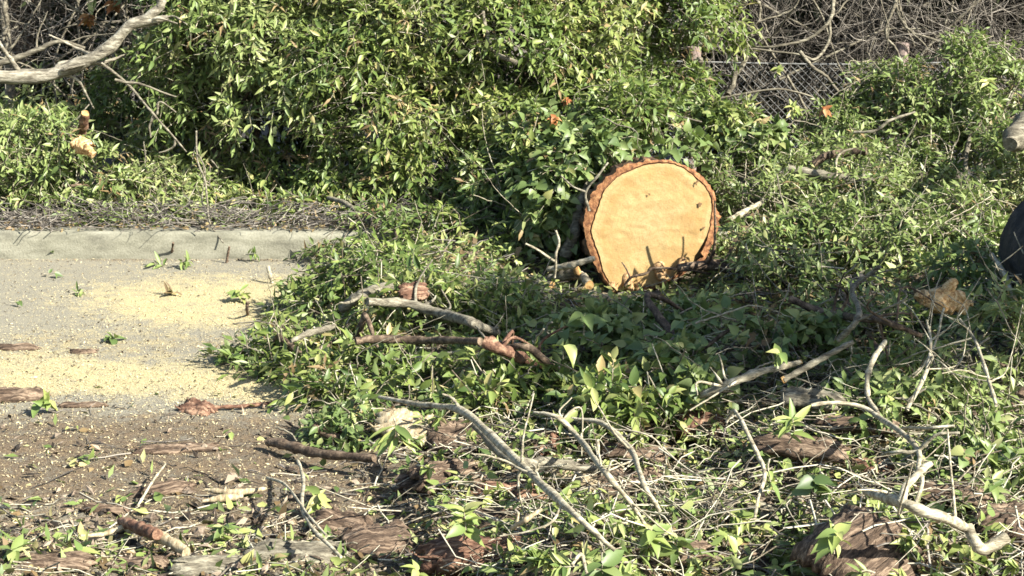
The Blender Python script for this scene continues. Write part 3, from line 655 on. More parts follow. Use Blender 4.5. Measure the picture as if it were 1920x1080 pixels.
bush('leafy_heap', 'tall leafy heap of cut branches by the pale trunk stub', 'leafy heap',
     [lobe(1690, 450, 8.8, 110, 80, .3), lobe(1800, 430, 8.8, 90, 90, .3), lobe(1840, 500, 8.1, 70, 50, .25), lobe(1720, 200, 11.3, 120, 80, .4), lobe(1840, 150, 11.2, 90, 80, .35), lobe(1790, 110, 11.3, 40, 60, .2), lobe(1790, 320, 10.7, 140, 100, .4), lobe(1720, 410, 10.2, 110, 90, .35), lobe(1830, 440, 9.7, 110, 90, .35), lobe(1900, 320, 10.3, 70, 120, .3), lobe(1650, 220, 11.5, 70, 60, .3), lobe(1700, 500, 9.2, 120, 75, .3), lobe(1840, 520, 8.8, 110, 70, .3), lobe(1900, 545, 7.9, 60, 40, .2), lobe(1640, 390, 10.2, 100, 90, .3), lobe(1890, 200, 11.0, 80, 80, .3), lobe(1830, 280, 11.2, 110, 60, .25), lobe(1760, 440, 9.7, 100, 80, .3), lobe(1640, 330, 10.9, 70, 70, .3)],
     at_y(1780, 520, 10.2), 'olive', 90, 200, .058, .017, Ls=.26, gap=.08, stems=7, wood=GREY)
bush('leafy_heap', 'leafy heap going on past the pale trunk stub', 'leafy heap',
     [lobe(2040, 230, 10.9, 130, 110, .35), lobe(2060, 420, 9.8, 120, 100, .35), lobe(2180, 340, 10.4, 120, 120, .35), lobe(2020, 560, 8.6, 90, 60, .3)],
     at_y(2050, 500, 10.2), 'olive', 12, 190, .058, .017, Ls=.26, single=40, stems=4, wood=GREY)
bush('leafy_heap', 'sunlit leafy branches spilling off the kerb onto the road', 'leafy heap',
     [lobe(870, 455, 9.95, 120, 70, .3), lobe(980, 500, 9.75, 80, 55, .25), lobe(760, 440, 10.1, 110, 60, .25), lobe(640, 490, 9.95, 90, 45, .2), globe(800, 540, .14, 130, 48, .4), globe(720, 505, .12, 110, 60, .35), globe(880, 520, .15, 100, 50, .3), globe(610, 545, .06, 90, 34, .3), globe(950, 580, .12, 70, 34, .25)],
     on(760, 590), 'privet', 24, 215, .065, .018, Ls=.28, gap=.1, stems=4)
bush('leafy_heap', 'leafy branch ends fanned out over the yellow sawdust', 'leafy heap',
     [globe(480, 668, .05, 90, 26, .25), globe(590, 650, .08, 110, 34, .35), globe(690, 690, .09, 120, 40, .35), globe(570, 605, .06, 80, 26, .25), globe(800, 670, .10, 120, 36, .35), globe(690, 615, .08, 90, 26, .3), globe(880, 720, .08, 110, 34, .3)],
     on(640, 690), 'privet', 20, 205, .07, .021, Ls=.28, gap=.1, stems=4)
bush('ivy_bush', 'deep green leaves in the shadow in front of the cut log', 'ivy',
     [globe(1250, 610, .12, 110, 50, .3), globe(1370, 610, .2, 120, 60, .35), globe(1130, 630, .14, 90, 55, .3), globe(1480, 640, .2, 120, 70, .35), globe(1300, 680, .15, 130, 50, .3)],
     on(1320, 690), 'ivy', 14, 165, .066, .044, 'heart', .22, 3, .4, stems=4, gap=.22)
bush('leafy_heap', 'light leafy shoots at the edge of the shadow', 'leafy heap',
     [globe(1190, 720, .12, 110, 55, .3), globe(1040, 720, .1, 120, 50, .3), globe(920, 690, .1, 110, 45, .3)],
     on(1120, 760), 'privet', 10, 190, .07, .024, stems=3)
bush('leafy_heap', 'tangled leafy branches below the splintered stub', 'leafy heap',
     [globe(1860, 690, .22, 110, 60, .3), globe(1730, 690, .14, 110, 50, .3), globe(1640, 580, .14, 90, 40, .3), globe(1880, 590, .3, 90, 70, .3), globe(1640, 720, .12, 120, 50, .3), globe(1850, 840, .15, 110, 60, .3)],
     on(1790, 780), 'olive', 60, 175, .062, .018, stems=5, gap=.1)
bush('leafy_heap', 'small dark leafy tuft at the edge of the soil', 'leafy heap',
     [globe(650, 800, .05, 75, 45, .2)], on(650, 830), 'ivy', 3, 260, .045, .016, Ls=.16, stems=2, single=150)

# ---------------------------------------------------------------- the felled trunk
LY = 9.25
lc = at_y(1222, 428, LY); s_ = pix(lc)[2]/F
out_px = [(1222, 300), (1265, 303), (1300, 318), (1330, 345), (1348, 385), (1350, 425), (1338, 455), (1325, 485), (1290, 510), (1255, 528), (1215, 545),
          (1180, 552), (1150, 548), (1128, 522), (1112, 490), (1100, 455), (1094, 420), (1100, 385), (1120, 350), (1150, 322), (1185, 305)]
oa = np.array(sorted([(math.atan2(428-y, x-1222), math.hypot(x-1222, y-428)) for x, y in out_px]))
axis = nrm(np.array([-.035, 1.0, -.15])); fx = nrm(np.cross(axis, UP)); fz = np.cross(fx, axis)
NA, trunk = 200, thing('felled_log', 'big felled trunk with a round fresh-cut orange face', 'log', lc - UP*.35)
tb = np.array(trunk.location)
ang = np.arange(NA)*2*math.pi/NA - math.pi
rad = np.interp(ang, np.concatenate([oa[:, 0]-2*math.pi, oa[:, 0], oa[:, 0]+2*math.pi]), np.tile(oa[:, 1], 3))*s_
bk = .050 + .018*np.sin(ang*2+2.2) + .010*np.sin(ang*7+1)                    # bark thickness
bk = np.where((ang < -.5) & (ang > -1.6), bk*.45, bk)
inn = rad - np.clip(bk, .018, .1)*.75
jag = np.array([noise.noise(Vector((math.cos(a)*9, math.sin(a)*9, 2)))*.016 + abs(noise.noise(Vector((math.cos(a)*19, math.sin(a)*19, 5))))*.016 + noise.noise(Vector((math.cos(a)*47, math.sin(a)*47, 1)))*.009 - .006 for a in ang])
jag = jag*np.array([.35 + 1.3*abs(noise.noise(Vector((math.cos(a)*2.4, math.sin(a)*2.4, 11)))) for a in ang])
outr = rad + jag
inn = inn + np.array([noise.noise(Vector((math.cos(a)*3, math.sin(a)*3, 7)))*.012 + noise.noise(Vector((math.cos(a)*14, math.sin(a)*14, 9)))*.004 for a in ang])
def ringpt(r, dep): return lc + r[:, None]*(np.cos(ang)[:, None]*fx + np.sin(ang)[:, None]*fz) + axis*np.broadcast_to(dep, NA)[:, None]
NRG = 26; V = []; RAD = []
for i in range(1, NRG+1):
    q = i/NRG; r = inn*q
    dep = np.zeros(NA)
    x_ = r*np.cos(ang); z_ = r*np.sin(ang)
    dep += .06*smooth(.0, .09, (x_*.75 - z_*.66) - .235)                       # step left by the second saw cut
    dep += np.array([noise.noise(Vector((x*6+z*2, z*15-x*5, 0)))*.005 + noise.noise(Vector((x*20+z*14, z*38-x*14, 3)))*.0025 for x, z in zip(x_, z_)])
    V.append(ringpt(r, dep)); RAD.append(np.full(NA, q))
V = np.vstack(V + [[lc]]); RAD = np.concatenate(RAD+[[0]])
j = np.arange(NA); j2 = (j+1) % NA
F4 = np.vstack([np.stack([i*NA+j, (i+1)*NA+j, (i+1)*NA+j2, i*NA+j2], -1) for i in range(NRG-1)])
F3 = np.stack([np.full(NA, NRG*NA), j, j2], -1)
m_face, t, b = mat('sawn_trunk_face')
g = attr(t, 'rad'); wv = tex(t, 7, 4, .6); gr = tex(t, 17, 6, .7, 'Object', (1, 1, 1.15)); blot = tex(t, 3.2, 3, .55); fi = tex(t, 120, 3, .7)
ring = math_(t, 'SINE', math_(t, 'ADD', math_(t, 'MULTIPLY', g, 78), math_(t, 'MULTIPLY', wv, 11)))
base = ramp(t, math_(t, 'ADD', math_(t, 'MULTIPLY', g, .6), math_(t, 'MULTIPLY', blot, .5)), [(.2, (.29, .215, .10)), (.5, (.325, .236, .10)), (.76, (.31, .20, .074)), (.86, (.40, .30, .14))])
cc = mixc(t, math_(t, 'MULTIPLY', math_(t, 'POWER', math_(t, 'MULTIPLY', math_(t, 'ADD', ring, 1), .5), 2.5), .30), base, (.27, .16, .055))
cc = mixc(t, ramp(t, gr, [(.45, (0, 0, 0)), (.75, (.45, .45, .45))]), cc, (.41, .325, .165))
cc = mixc(t, ramp(t, blot, [(.50, (0, 0, 0)), (.68, (.6, .6, .6))]), cc, (.30, .165, .055))
saw = N(t, 'TexWave', wave_type='BANDS', bands_direction='DIAGONAL'); saw.inputs['Scale'].default_value = 9; saw.inputs['Distortion'].default_value = 5; saw.inputs['Detail'].default_value = 4; saw.inputs['Detail Scale'].default_value = 2.2
t.links.new(N(t, 'TexCoord').outputs['Object'], saw.inputs['Vector'])
cc = mixc(t, ramp(t, saw.outputs['Fac'], [(.55, (0, 0, 0)), (.95, (.30, .30, .30))]), cc, (.29, .185, .075))
cc = mixc(t, ramp(t, fi, [(.36, (.55, .55, .55)), (.5, (0, 0, 0))]), cc, (.25, .16, .065))
t.links.new(cc, b.inputs['Base Color']); b.inputs['Roughness'].default_value = .75; b.inputs['Specular IOR Level'].default_value = .2
bump(t, b, math_(t, 'ADD', gr, math_(t, 'MULTIPLY', fi, .5)), .6, .006)
obj('cut_face', mesh('cut_face', V-tb, F3, F4, [m_face], attrs={'rad': RAD}), trunk)
m_camb, t, b = mat('cambium_line'); b.inputs['Base Color'].default_value = (.15, .07, .03, 1); b.inputs['Roughness'].default_value = .8
Rs = [(inn, 0.0), (inn*1.003, .010), (inn+.0055, .010), (inn+.006, 0.0)]
V = np.vstack([ringpt(r, d_) for r, d_ in Rs]); F4 = np.vstack([np.stack([i*NA+j, (i+1)*NA+j, (i+1)*NA+j2, i*NA+j2], -1) for i in range(3)])
obj('cambium_ring', mesh('cambium_ring', V-tb, None, F4, [m_camb]), trunk)
m_inner = bark_mat('inner_bark', (.06, .027, .014), (.20, .088, .036), (.34, .18, .078), 44, bs=.8, bd=.008)
kk = inn+.0061; prof_ = [(kk, .002)] + [(kk+(np.maximum(outr, kk+.006)-kk)*q, -.003+.012*q+.0035*np.array([noise.noise(Vector((math.cos(a)*12, math.sin(a)*12, q*5))) for a in ang])) for q in (.35, .7, 1.0)]
V = np.vstack([ringpt(r, d_) for r, d_ in prof_]); F4 = np.vstack([np.stack([i*NA+j, (i+1)*NA+j, (i+1)*NA+j2, i*NA+j2], -1) for i in range(3)])
obj('bark_ring', mesh('bark_ring', V-tb, None, F4, [m_inner]), trunk)
V = []; NL = 40
for i in range(NL):
    dd = .02 + 1.9*(i/(NL-1))**1.3
    r = np.maximum(outr, kk+.006)*(1 if i else 1.0) + np.array([(noise.noise(Vector((math.cos(a)*7, math.sin(a)*7, dd*2)))*.03 + noise.noise(Vector((math.cos(a)*22, math.sin(a)*22, dd*6)))*.02) for a in ang])*min(1, i*.22)
    V.append(ringpt(r*(1-.05*i/NL), prof_[-1][1] if i == 0 else dd))
V = np.vstack(V); F4 = np.vstack([np.stack([i*NA+j, (i+1)*NA+j, (i+1)*NA+j2, i*NA+j2], -1) for i in range(NL-1)])
obj('bark', mesh('bark', V-tb, None, F4, [BULL]), trunk)
m_knot, t, b = mat('knot_hole'); b.inputs['Base Color'].default_value = (.13, .075, .03, 1); b.inputs['Roughness'].default_value = .9
for (kx_, ky_, r) in ((1312, 384, 3.6), (1307, 341, 2.4), (1305, 346, 1.8), (1217, 364, 1.8), (1319, 428, 2.2)):
    o_ = (kx_-1222)*s_, (428-ky_)*s_; cpt = lc + o_[0]*fx + o_[1]*fz - axis*.010
    a_ = np.arange(10)*2*math.pi/10; rr = r*s_*(1+.3*np.sin(a_*2+kx_)+.25*np.sin(a_*3+ky_))
    Vk = np.vstack([cpt + rr[:, None]*(np.cos(a_)[:, None]*fx*1.3 + np.sin(a_)[:, None]*fz), [cpt-axis*.002]])
    jj = np.arange(10); obj('knot', mesh('knot', Vk-tb, np.stack([np.full(10, 10), jj, (jj+1) % 10], -1), None, [m_knot]), trunk)
# torn hinge fibres at the foot of the face
for (a, b_, r) in (((1150, 535), (1148, 552), 12), ((1175, 520), (1185, 556), 13), ((1196, 528), (1200, 560), 9), ((1235, 500), (1245, 536), 13), ((1280, 488), (1275, 505), 8)):
    P = wiggle([at_y(a[0], a[1], LY-.02), at_y((a[0]+b_[0])/2, (a[1]+b_[1])/2, LY-.07), at_y(b_[0], b_[1], LY-.06)], .002)
    V, F3, F4, mi = limb_mesh(P, np.linspace(r, r*.35, len(P))*s_, SPLINT, 7, .25); obj('torn_hinge', mesh('torn_hinge', V-tb, F3, F4, [SPLINT]), trunk)

# the huge shaded logs cut off by the picture edge
def big_log(name, label, c0, c1, r, m, capm):
    root = thing(name, label, 'log', c0-UP*r); P = np.linspace(c0, c1, 26)
    V, F3, F4, mi = limb_mesh(P, np.full(26, r), m, 40, .05, cap=True, nscale=14)
    obj('bark', mesh('bark', V-np.array(root.location), None, F4, [m]), root)
    half = len(F3)//2
    for k in (0, 1): obj('cut_end', mesh('cut_end', V-np.array(root.location), F3[k*half:(k+1)*half], None, [capm]), root)
    return root
e = at_y(1972, 458, 7.95)
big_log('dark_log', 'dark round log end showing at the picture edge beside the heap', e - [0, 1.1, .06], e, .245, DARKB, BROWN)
shade_tree = thing('added_shade_tree', 'leafy tree added just out of the picture to shade the ground before the log', 'tree', (4.9, 6.1, 0))  # tree added out of view; its crown casts the shade before the log
P = wiggle([np.array(q) for q in ((4.9, 6.1, -.1), (4.86, 6.1, 1.0), (4.9, 6.15, 2.0), (4.8, 6.2, 3.0), (4.7, 6.2, 4.0))], .02); V, F3, F4, mi = limb_mesh(P, np.linspace(.11, .03, len(P)), BROWN, 12)
obj('trunk', mesh('trunk', V-[4.9, 6.1, 0], F3, F4, [BROWN]), shade_tree)
for q in ((2.9, 6.3, 2.7), (3.2, 5.5, 2.8), (3.3, 5.1, 2.5), (4.2, 5.9, 3.4)):
    P = wiggle([np.array((4.87, 6.13, rnd.uniform(1.5, 2.2))), np.array((4.5, 6.2, 2.3)), np.array(q)], .02); V, F3, F4, mi = limb_mesh(P, np.linspace(.035, .008, len(P)), BROWN, 7)
    obj('limb', mesh('limb', V-[4.9, 6.1, 0], F3, F4, [BROWN]), shade_tree)
q = nrm(rs.normal(0, 1, (1700, 3))); p = np.array([3.42, 5.85, 2.65]) + q*rs.uniform(.2, 1.05, (1700, 1))*[.66, 1.0, .40]
A, tw = spray(p, nrm(q+rs.normal(0, .6, q.shape)), .28, 4, .10, .038); V, f3, f4, tn = leaf_geo(A, 'lance_lo', (4.9, 6.1, 0))
tag(obj('crown', mesh('crown', V, f3, f4, [LM['privet'][0]], tn), shade_tree), kind='stuff')

# ---------------------------------------------------------------- limbs and branches one can tell apart
Yb = 11.0
branch('pale_limb', 'thick pale weathered limb curving up over the low leafy heap', 'branch',
       [at_y(-60, 140, Yb), at_y(0, 145, Yb), at_y(90, 142, Yb), at_y(150, 118, Yb), at_y(205, 88, Yb), at_y(250, 45, Yb), at_y(315, 34, Yb)],
       (14, 14, 13, 12, 11, 10, 6), LIMB, sides=16, rough=.22, twigs=9, side=[([at_y(255, 45, Yb), at_y(300, 12, Yb), at_y(302, -20, Yb)], (10, 9))])
branch('bare_branch', 'thin grey branch rising just above the pale limb', 'branch', [at_y(-30, 128, 11.3), at_y(30, 110, 11.3), at_y(75, 92, 11.3), at_y(110, 78, 11.3), at_y(160, 90, 11.3)], (7, 5, 3), GREY, twigs=3)
branch('hanging_twig', 'bare forked twig hanging below the pale limb', 'branch', [at_y(190, 115, 10.6), at_y(240, 160, 10.6), at_y(285, 210, 10.5), at_y(320, 250, 10.5), at_y(350, 285, 10.5)], (2.6, 2.2, 1.4), GREY,
       side=[([at_y(290, 215, 10.5), at_y(280, 235, 10.5), at_y(283, 258, 10.5)], (3, 1.5)), ([at_y(328, 262, 10.5), at_y(325, 275, 10.5), at_y(298, 287, 10.5)], (2.5, 1.5)), ([at_y(215, 150, 10.6), at_y(270, 160, 10.6), at_y(330, 182, 10.6)], (3, 1.5)), ([at_y(294, 215, 10.5), at_y(300, 190, 10.5), at_y(330, 210, 10.5)], (2.5, 1.2))])
branch('hanging_twig', 'pale vine hanging down onto the kerb', 'vine', [at_y(368, 245, 10.35), at_y(372, 300, 10.3), at_y(385, 340, 10.25), at_y(388, 380, 10.2), at_y(395, 420, 10.12), at_y(420, 455, 10.0)], (1.8, 1.8, 1.3), GREY,
       side=[([at_y(372, 290, 10.3), at_y(385, 320, 10.3), at_y(378, 375, 10.25), at_y(392, 410, 10.15)], (1.5, 1.2)), ([at_y(395, 412, 10.15), at_y(360, 412, 10.15), at_y(340, 415, 10.15)], (2, 1.5)), ([at_y(395, 300, 10.4), at_y(410, 315, 10.4)], (2, 1))])
branch('sawn_stub', 'upright sawn stub with a bright end behind the low leafy heap', 'branch', [at_y(148, 268, 10.75), at_y(155, 240, 10.6), at_y(160, 214, 10.5)], (9, 9, 8), RED, cap='end', rough=.25)

branch('broken_twig', 'grey branch poking out of the dark foliage by the kerb end', 'branch', [at_y(615, 370, 10.45), at_y(650, 382, 10.3), at_y(685, 405, 10.2), at_y(698, 425, 10.15)], (4, 5, 5), GREY, side=[([at_y(690, 400, 10.2), at_y(692, 395, 10.2), at_y(700, 432, 10.1)], (3, 3))])
branch('bare_branch', 'grey curved branch showing in the green foliage far above the log', 'branch', [at_y(905, 20, 10.9), at_y(912, 60, 10.85), at_y(928, 98, 10.8), at_y(970, 118, 10.8)], (3.5, 4, 5), GREY)
branch('grey_branch', 'grey weathered branch lying across the heap left of the shadow', 'branch', [on(690, 566, .26), on(770, 572, .26), on(830, 590, .25), on(890, 606, .22), on(930, 625, .15)], (8, 9, 10, 8), GREY, sides=12, twigs=5, tw_len=.2)
branch('grey_branch', 'rough grey branch end behind the rusty bark flake', 'branch', [on(640, 580, .2), on(680, 552, .25), on(735, 536, .25)], (9, 11, 10), GREY, twigs=2)
branch('brown_branch', 'brown stick lying under the grey weathered branch', 'branch', [on(665, 640, .22), on(720, 634, .24), on(800, 638, .24), on(900, 642, .22)], (7, 8, 7), BROWN)
branch('brown_branch', 'splintered brown branch running out of the shadow', 'branch', [on(905, 640, .28), on(950, 660, .26), on(1000, 682, .22), on(1060, 700, .18)], (13, 11, 9, 5), RED, sides=11, rough=.25, twigs=3)
branch('broken_twig', 'small tan stick lying across the fanned leafy ends', 'branch', [on(545, 640, .26), on(580, 625, .26), on(625, 612, .26)], (4, 7, 5), GREY)
# cut branch ends left of the trunk face
branch('cut_branch', 'pale cut branch pointing at the rim of the trunk face', 'branch', [at_y(1030, 505, 9.2), at_y(1070, 498, 9.1), at_y(1115, 484, 9.05)], (6, 7, 5), PALE)
branch('cut_branch', 'stout cut branch lying beside the trunk face', 'branch', [at_y(1020, 530, 9.3), at_y(1050, 520, 9.2), at_y(1082, 508, 9.15)], (10, 11, 10), GREY, cap='end')
branch('cut_branch', 'cut stick with a white end at the foot of the trunk face', 'branch', [at_y(960, 528, 9.2), at_y(1000, 530, 9.1), at_y(1035, 536, 8.95)], (7, 8, 8), GREY, cap='end')
branch('cut_branch', 'short cut stick with a white end tucked against the bark', 'branch', [at_y(1060, 520, 9.5), at_y(1090, 517, 9.2), at_y(1105, 535, 9.0)], (7, 8, 8), PALE, cap='end')
branch('cut_branch', 'dark branch standing in the gap beside the trunk bark', 'branch', [at_y(1060, 480, 9.55), at_y(1078, 430, 9.55), at_y(1088, 380, 9.6), at_y(1110, 330, 9.7)], (13, 11, 9, 6), GREY)
branch('bare_twig', 'forked upright twig beside the cut branches', 'twig', [at_y(1040, 520, 9.05), at_y(1042, 480, 9.0), at_y(1048, 455, 9.0), at_y(1042, 432, 9.0)], (3, 2.6, 2), PALE, side=[([at_y(1040, 490, 9.0), at_y(1010, 470, 9.0), at_y(985, 457, 9.0)], (3, 2.2))])
branch('bare_twig', 'thin bare twig arching up over the trunk bark', 'twig', [at_y(1105, 395, 9.1), at_y(1098, 362, 9.1), at_y(1125, 325, 9.1), at_y(1140, 305, 9.15)], (2.6, 2.4, 1.6), GREY, side=[([at_y(1098, 360, 9.1), at_y(1075, 350, 9.1), at_y(1052, 330, 9.15)], (2.4, 1.6))])
branch('bare_twig', 'dark curved twig crossing the foot of the trunk face', 'twig', [at_y(1172, 535, 9.08), at_y(1185, 520, 9.06), at_y(1210, 512, 9.05), at_y(1228, 502, 9.05), at_y(1290, 506, 9.05), at_y(1330, 515, 9.1)], (3, 2.6, 2.4), BROWN, side=[([at_y(1180, 520, 9.06), at_y(1175, 505, 9.06), at_y(1166, 492, 9.06)], (2, 1.2))])
branch('dark_branch', 'long flat brown branch against the lower rim of the trunk face', 'branch', [at_y(1270, 502, 9.05), at_y(1330, 498, 9.1), at_y(1400, 508, 9.15), at_y(1460, 515, 9.2)], (8, 10, 9, 5), BROWN, twigs=6)
branch('dark_branch', 'dark smooth branch lying on the heap behind the trunk', 'branch', [at_y(1478, 316, 10.25), at_y(1530, 326, 10.2), at_y(1580, 334, 10.15), at_y(1640, 333, 10.15)], (8, 9, 9, 8), GREY, cap='end')
branch('dark_branch', 'dark curved branch above the smooth branch on the heap', 'branch', [at_y(1525, 308, 10.35), at_y(1550, 292, 10.35), at_y(1590, 285, 10.35), at_y(1625, 283, 10.3)], (7, 8, 7), BROWN)
branch('bare_twig', 'pale twig looping over the two dark branches', 'twig', [at_y(1568, 330, 10.1), at_y(1568, 300, 10.1), at_y(1580, 285, 10.1), at_y(1600, 278, 10.1)], (2.5, 2.3, 1.5), PALE)
branch('bare_twig', 'long forked twig rising from the heap below the fence post', 'twig', [at_y(1600, 248, 10.6), at_y(1640, 246, 10.55), at_y(1670, 225, 10.55), at_y(1715, 210, 10.6)], (3, 3, 2), GREY, side=[([at_y(1685, 285, 10.5), at_y(1700, 260, 10.5), at_y(1720, 225, 10.5)], (2.5, 1.5))])
branch('cut_branch', 'tan branch leaning behind the orange rim of the trunk', 'branch', [at_y(1365, 415, 9.8), at_y(1395, 398, 9.85), at_y(1430, 378, 9.95)], (7, 6, 4), PALE)
branch('cut_branch', 'pale broken stick lying alone below the heap', 'branch', [at_y(1497, 556, 8.9), at_y(1530, 538, 8.95), at_y(1575, 520, 9.05)], (6, 7, 6), WHITE, cap='start')
branch('cut_branch', 'tan twig standing up in the middle of the leafy heap', 'branch', [at_y(1680, 470, 9.5), at_y(1700, 430, 9.55), at_y(1730, 395, 9.6)], (4, 4, 3), PALE)
branch('leaning_stem', 'grey stem leaning out of the heap beside the trunk', 'branch', [at_y(1515, 515, 9.4), at_y(1490, 475, 9.5), at_y(1455, 440, 9.7)], (6, 5, 4), GREY)
branch('leaning_stem', 'parallel grey stem leaning just beyond the first', 'branch', [at_y(1545, 505, 9.4), at_y(1510, 460, 9.5), at_y(1480, 425, 9.7)], (6, 5, 4), GREY)
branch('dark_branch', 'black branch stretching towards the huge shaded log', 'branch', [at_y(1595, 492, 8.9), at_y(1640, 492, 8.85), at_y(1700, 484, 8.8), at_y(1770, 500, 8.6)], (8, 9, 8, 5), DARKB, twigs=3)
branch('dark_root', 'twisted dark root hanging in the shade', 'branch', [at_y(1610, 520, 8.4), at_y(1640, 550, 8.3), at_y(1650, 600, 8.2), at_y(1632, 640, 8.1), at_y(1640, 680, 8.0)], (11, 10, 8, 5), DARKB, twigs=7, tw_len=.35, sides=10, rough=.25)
branch('dark_root', 'second dark root curving across the splintered stub', 'branch', [at_y(1570, 600, 8.3), at_y(1620, 625, 8.2), at_y(1680, 655, 8.1), at_y(1740, 640, 8.1)], (8, 8, 6), BROWN, twigs=5, sides=9, rough=.2)
branch('grey_branch', 'pale branch sticking out of the shadow toward the debris', 'branch', [on(1600, 640, .34), on(1540, 672, .3), on(1470, 712, .26)], (5, 6, 6), GREY, cap='end')
branch('grey_branch', 'grey sawn branch lying at the lower edge of the shadow', 'branch', [on(1500, 680, .26), on(1410, 702, .24), on(1340, 732, .2), on(1270, 765, .12)], (5, 8, 8, 5), PALE, cap='start', sides=11, twigs=4, tw_len=.2)
for lb, pts, r_, m_ in (
    ('dark forked limb lying across the shade below the black branch', [on(1480, 560, .3), on(1560, 590, .34), on(1650, 600, .36), on(1730, 630, .34)], (7, 8, 7, 4), BROWN),
    ('thin pale branch leaning over the leafy tangle below the splintered stub', [on(1700, 770, .26), on(1735, 700, .36), on(1745, 640, .44), on(1738, 600, .48)], (4, 4, 3, 2), PALE),
    ('pale twig standing by the dark round log end', [at_y(1860, 478, 7.8), at_y(1885, 515, 7.6), at_y(1900, 560, 7.4), at_y(1925, 600, 7.3)], (5, 5, 4, 3), PALE),
    ('fine forked twig reaching up before the dark round log end', [on(1870, 760, .3), on(1850, 700, .4), on(1830, 640, .46), on(1800, 600, .5)], (3.5, 3.5, 3, 2), PALE),
    ('crooked grey branch between the dark roots', [on(1570, 640, .26), on(1610, 590, .36), on(1600, 540, .44), on(1650, 500, .5)], (6, 6, 5, 3), GREY)):
    branch('heap_branch', lb, 'branch', pts, r_, m_, twigs=8, tw_len=.28)
# splintered stub
def splinter(name, label, c, dirs, m=SPLINT, cat='wood'):
    c = np.asarray(c); root = thing(name, label, cat, c-UP*.06)
    for dx, dy, dz, l, r0, r1 in dirs:
        dd = nrm(np.array([dx, dy, dz], float)); P = wiggle([c, c+dd*l*.5+rs.normal(0, .006, 3), c+dd*l], .002)
        V, F3, F4, mi = limb_mesh(P, np.linspace(r0, r1, len(P)), m, 8, .35); obj('splinter', mesh('splinter', V-np.array(root.location), F3, F4, [m]), root)
    return root
splinter('splintered_stub', 'torn orange splintered stub on the heap near the dark round log end', at_y(1752, 560, 6.75),
         [(-1, -.2, .05, .06, .040, .026), (1, -.3, -.25, .13, .050, .026), (.75, -.2, .75, .11, .034, .014), (1, -.25, .10, .11, .044, .022), (.9, -.5, -.5, .09, .044, .020), (1, -.3, -.08, .15, .034, .010)], TORN)
splinter('torn_stub', 'bright tan torn stub lying in the low leafy heap', at_y(150, 272, 10.35),
         [(-.6, -.4, .5, .05, .034, .022), (1, -.4, -.25, .07, .046, .034), (.8, -.2, -.6, .10, .042, .026), (.4, -.5, -.8, .05, .036, .02)], TORN)
big = branch('trunk_stub', 'pale trunk end jutting in above the huge shaded log', 'log', [at_y(1990, 215, 9.9), at_y(1950, 232, 9.8), at_y(1912, 255, 9.6), at_y(1893, 272, 9.5)], (34, 32, 28, 12), GREY, sides=18, rough=.22)
# foreground sticks
branch('long_branch', 'long pale bare branch slanting across the debris in front', 'branch',
       [on(712, 744, .2), on(790, 758, .24), on(862, 768, .27), on(920, 815, .27), on(1000, 890, .26), on(1080, 965, .24), on(1152, 1032, .18)], (3, 5, 7.5, 8, 7.5, 7, 4), PALE, sides=11, twigs=7, tw_len=.22,
       side=[([on(862, 768, .27), on(850, 750, .3), on(830, 740, .32)], (4, 2)), ([on(1010, 895, .26), on(998, 870, .3)], (3, 2)), ([on(1000, 890, .26), on(1020, 860, .3)], (3, 1.5))])
branch('long_branch', 'second pale branch lying parallel to the long one', 'branch', [on(1000, 772, .2), on(1045, 785, .24), on(1085, 820, .25), on(1130, 875, .24), on(1180, 938, .22), on(1210, 985, .16)], (2.5, 5, 6, 5, 3.5), PALE, twigs=6, tw_len=.2)
branch('long_branch', 'third thinner branch bending down beyond the parallel one', 'branch', [on(1070, 780, .2), on(1140, 800, .24), on(1180, 840, .25), on(1205, 900, .24), on(1240, 960, .2)], (3, 5, 6, 5, 4), PALE, twigs=4)
branch('grey_branch', 'lichened grey branch with a hooked end near the rotten stump', 'branch', [on(1620, 920, .24), on(1680, 940, .26), on(1750, 966, .26), on(1812, 990, .25)], (7, 10, 11, 9), PALE, sides=12, twigs=4, tw_len=.18,
       side=[([on(1815, 988, .25), on(1828, 1015, .24), on(1845, 1030, .22), on(1888, 1008, .24)], (11, 12)), ([on(1690, 945, .26), on(1700, 910, .3), on(1745, 868, .34)], (9, 7))])
branch('curly_vine', 'pale curly vine rising out of the dark leaves', 'vine', [on(1660, 640, .36), on(1640, 668, .34), on(1626, 705, .3), on(1628, 745, .28), on(1645, 775, .26)], (4.5, 5.5, 5, 5), PALE, kink=.004)
branch('curly_vine', 'forked pale vine snaking over the debris to the grey branch', 'vine', [on(1520, 762, .26), on(1570, 756, .28), on(1620, 764, .28), on(1650, 785, .28), on(1690, 810, .28), on(1722, 845, .26), on(1722, 880, .25), on(1730, 905, .24), on(1715, 945, .2)], (3.5, 4.5, 5.5, 5, 4), PALE, kink=.004,
       side=[([on(1690, 803, .28), on(1735, 802, .3), on(1790, 800, .3)], (4, 2.5)), ([on(1722, 845, .26), on(1760, 815, .3), on(1800, 812, .3)], (4, 2.5)), ([on(1720, 846, .26), on(1680, 848, .26), on(1655, 852, .24)], (4, 2.5))])
branch('bare_twig', 'pale hooked twig bending down below the small plank of bark', 'twig', [on(1360, 790, .26), on(1378, 768, .3), on(1400, 805, .28), on(1420, 850, .26), on(1432, 890, .25), on(1420, 930, .22), on(1415, 970, .18)], (3, 4, 4, 3), PALE)
branch('bare_twig', 'forked bare stem across the small leaves of the dark tuft', 'twig', [on(560, 865, .1), on(568, 900, .12), on(565, 950, .12), on(585, 985, .12), on(640, 1045, .1)], (3, 4, 4, 3), PALE, side=[([on(500, 895, .08), on(540, 915, .12), on(575, 965, .12), on(610, 1005, .12)], (3, 2.5))])
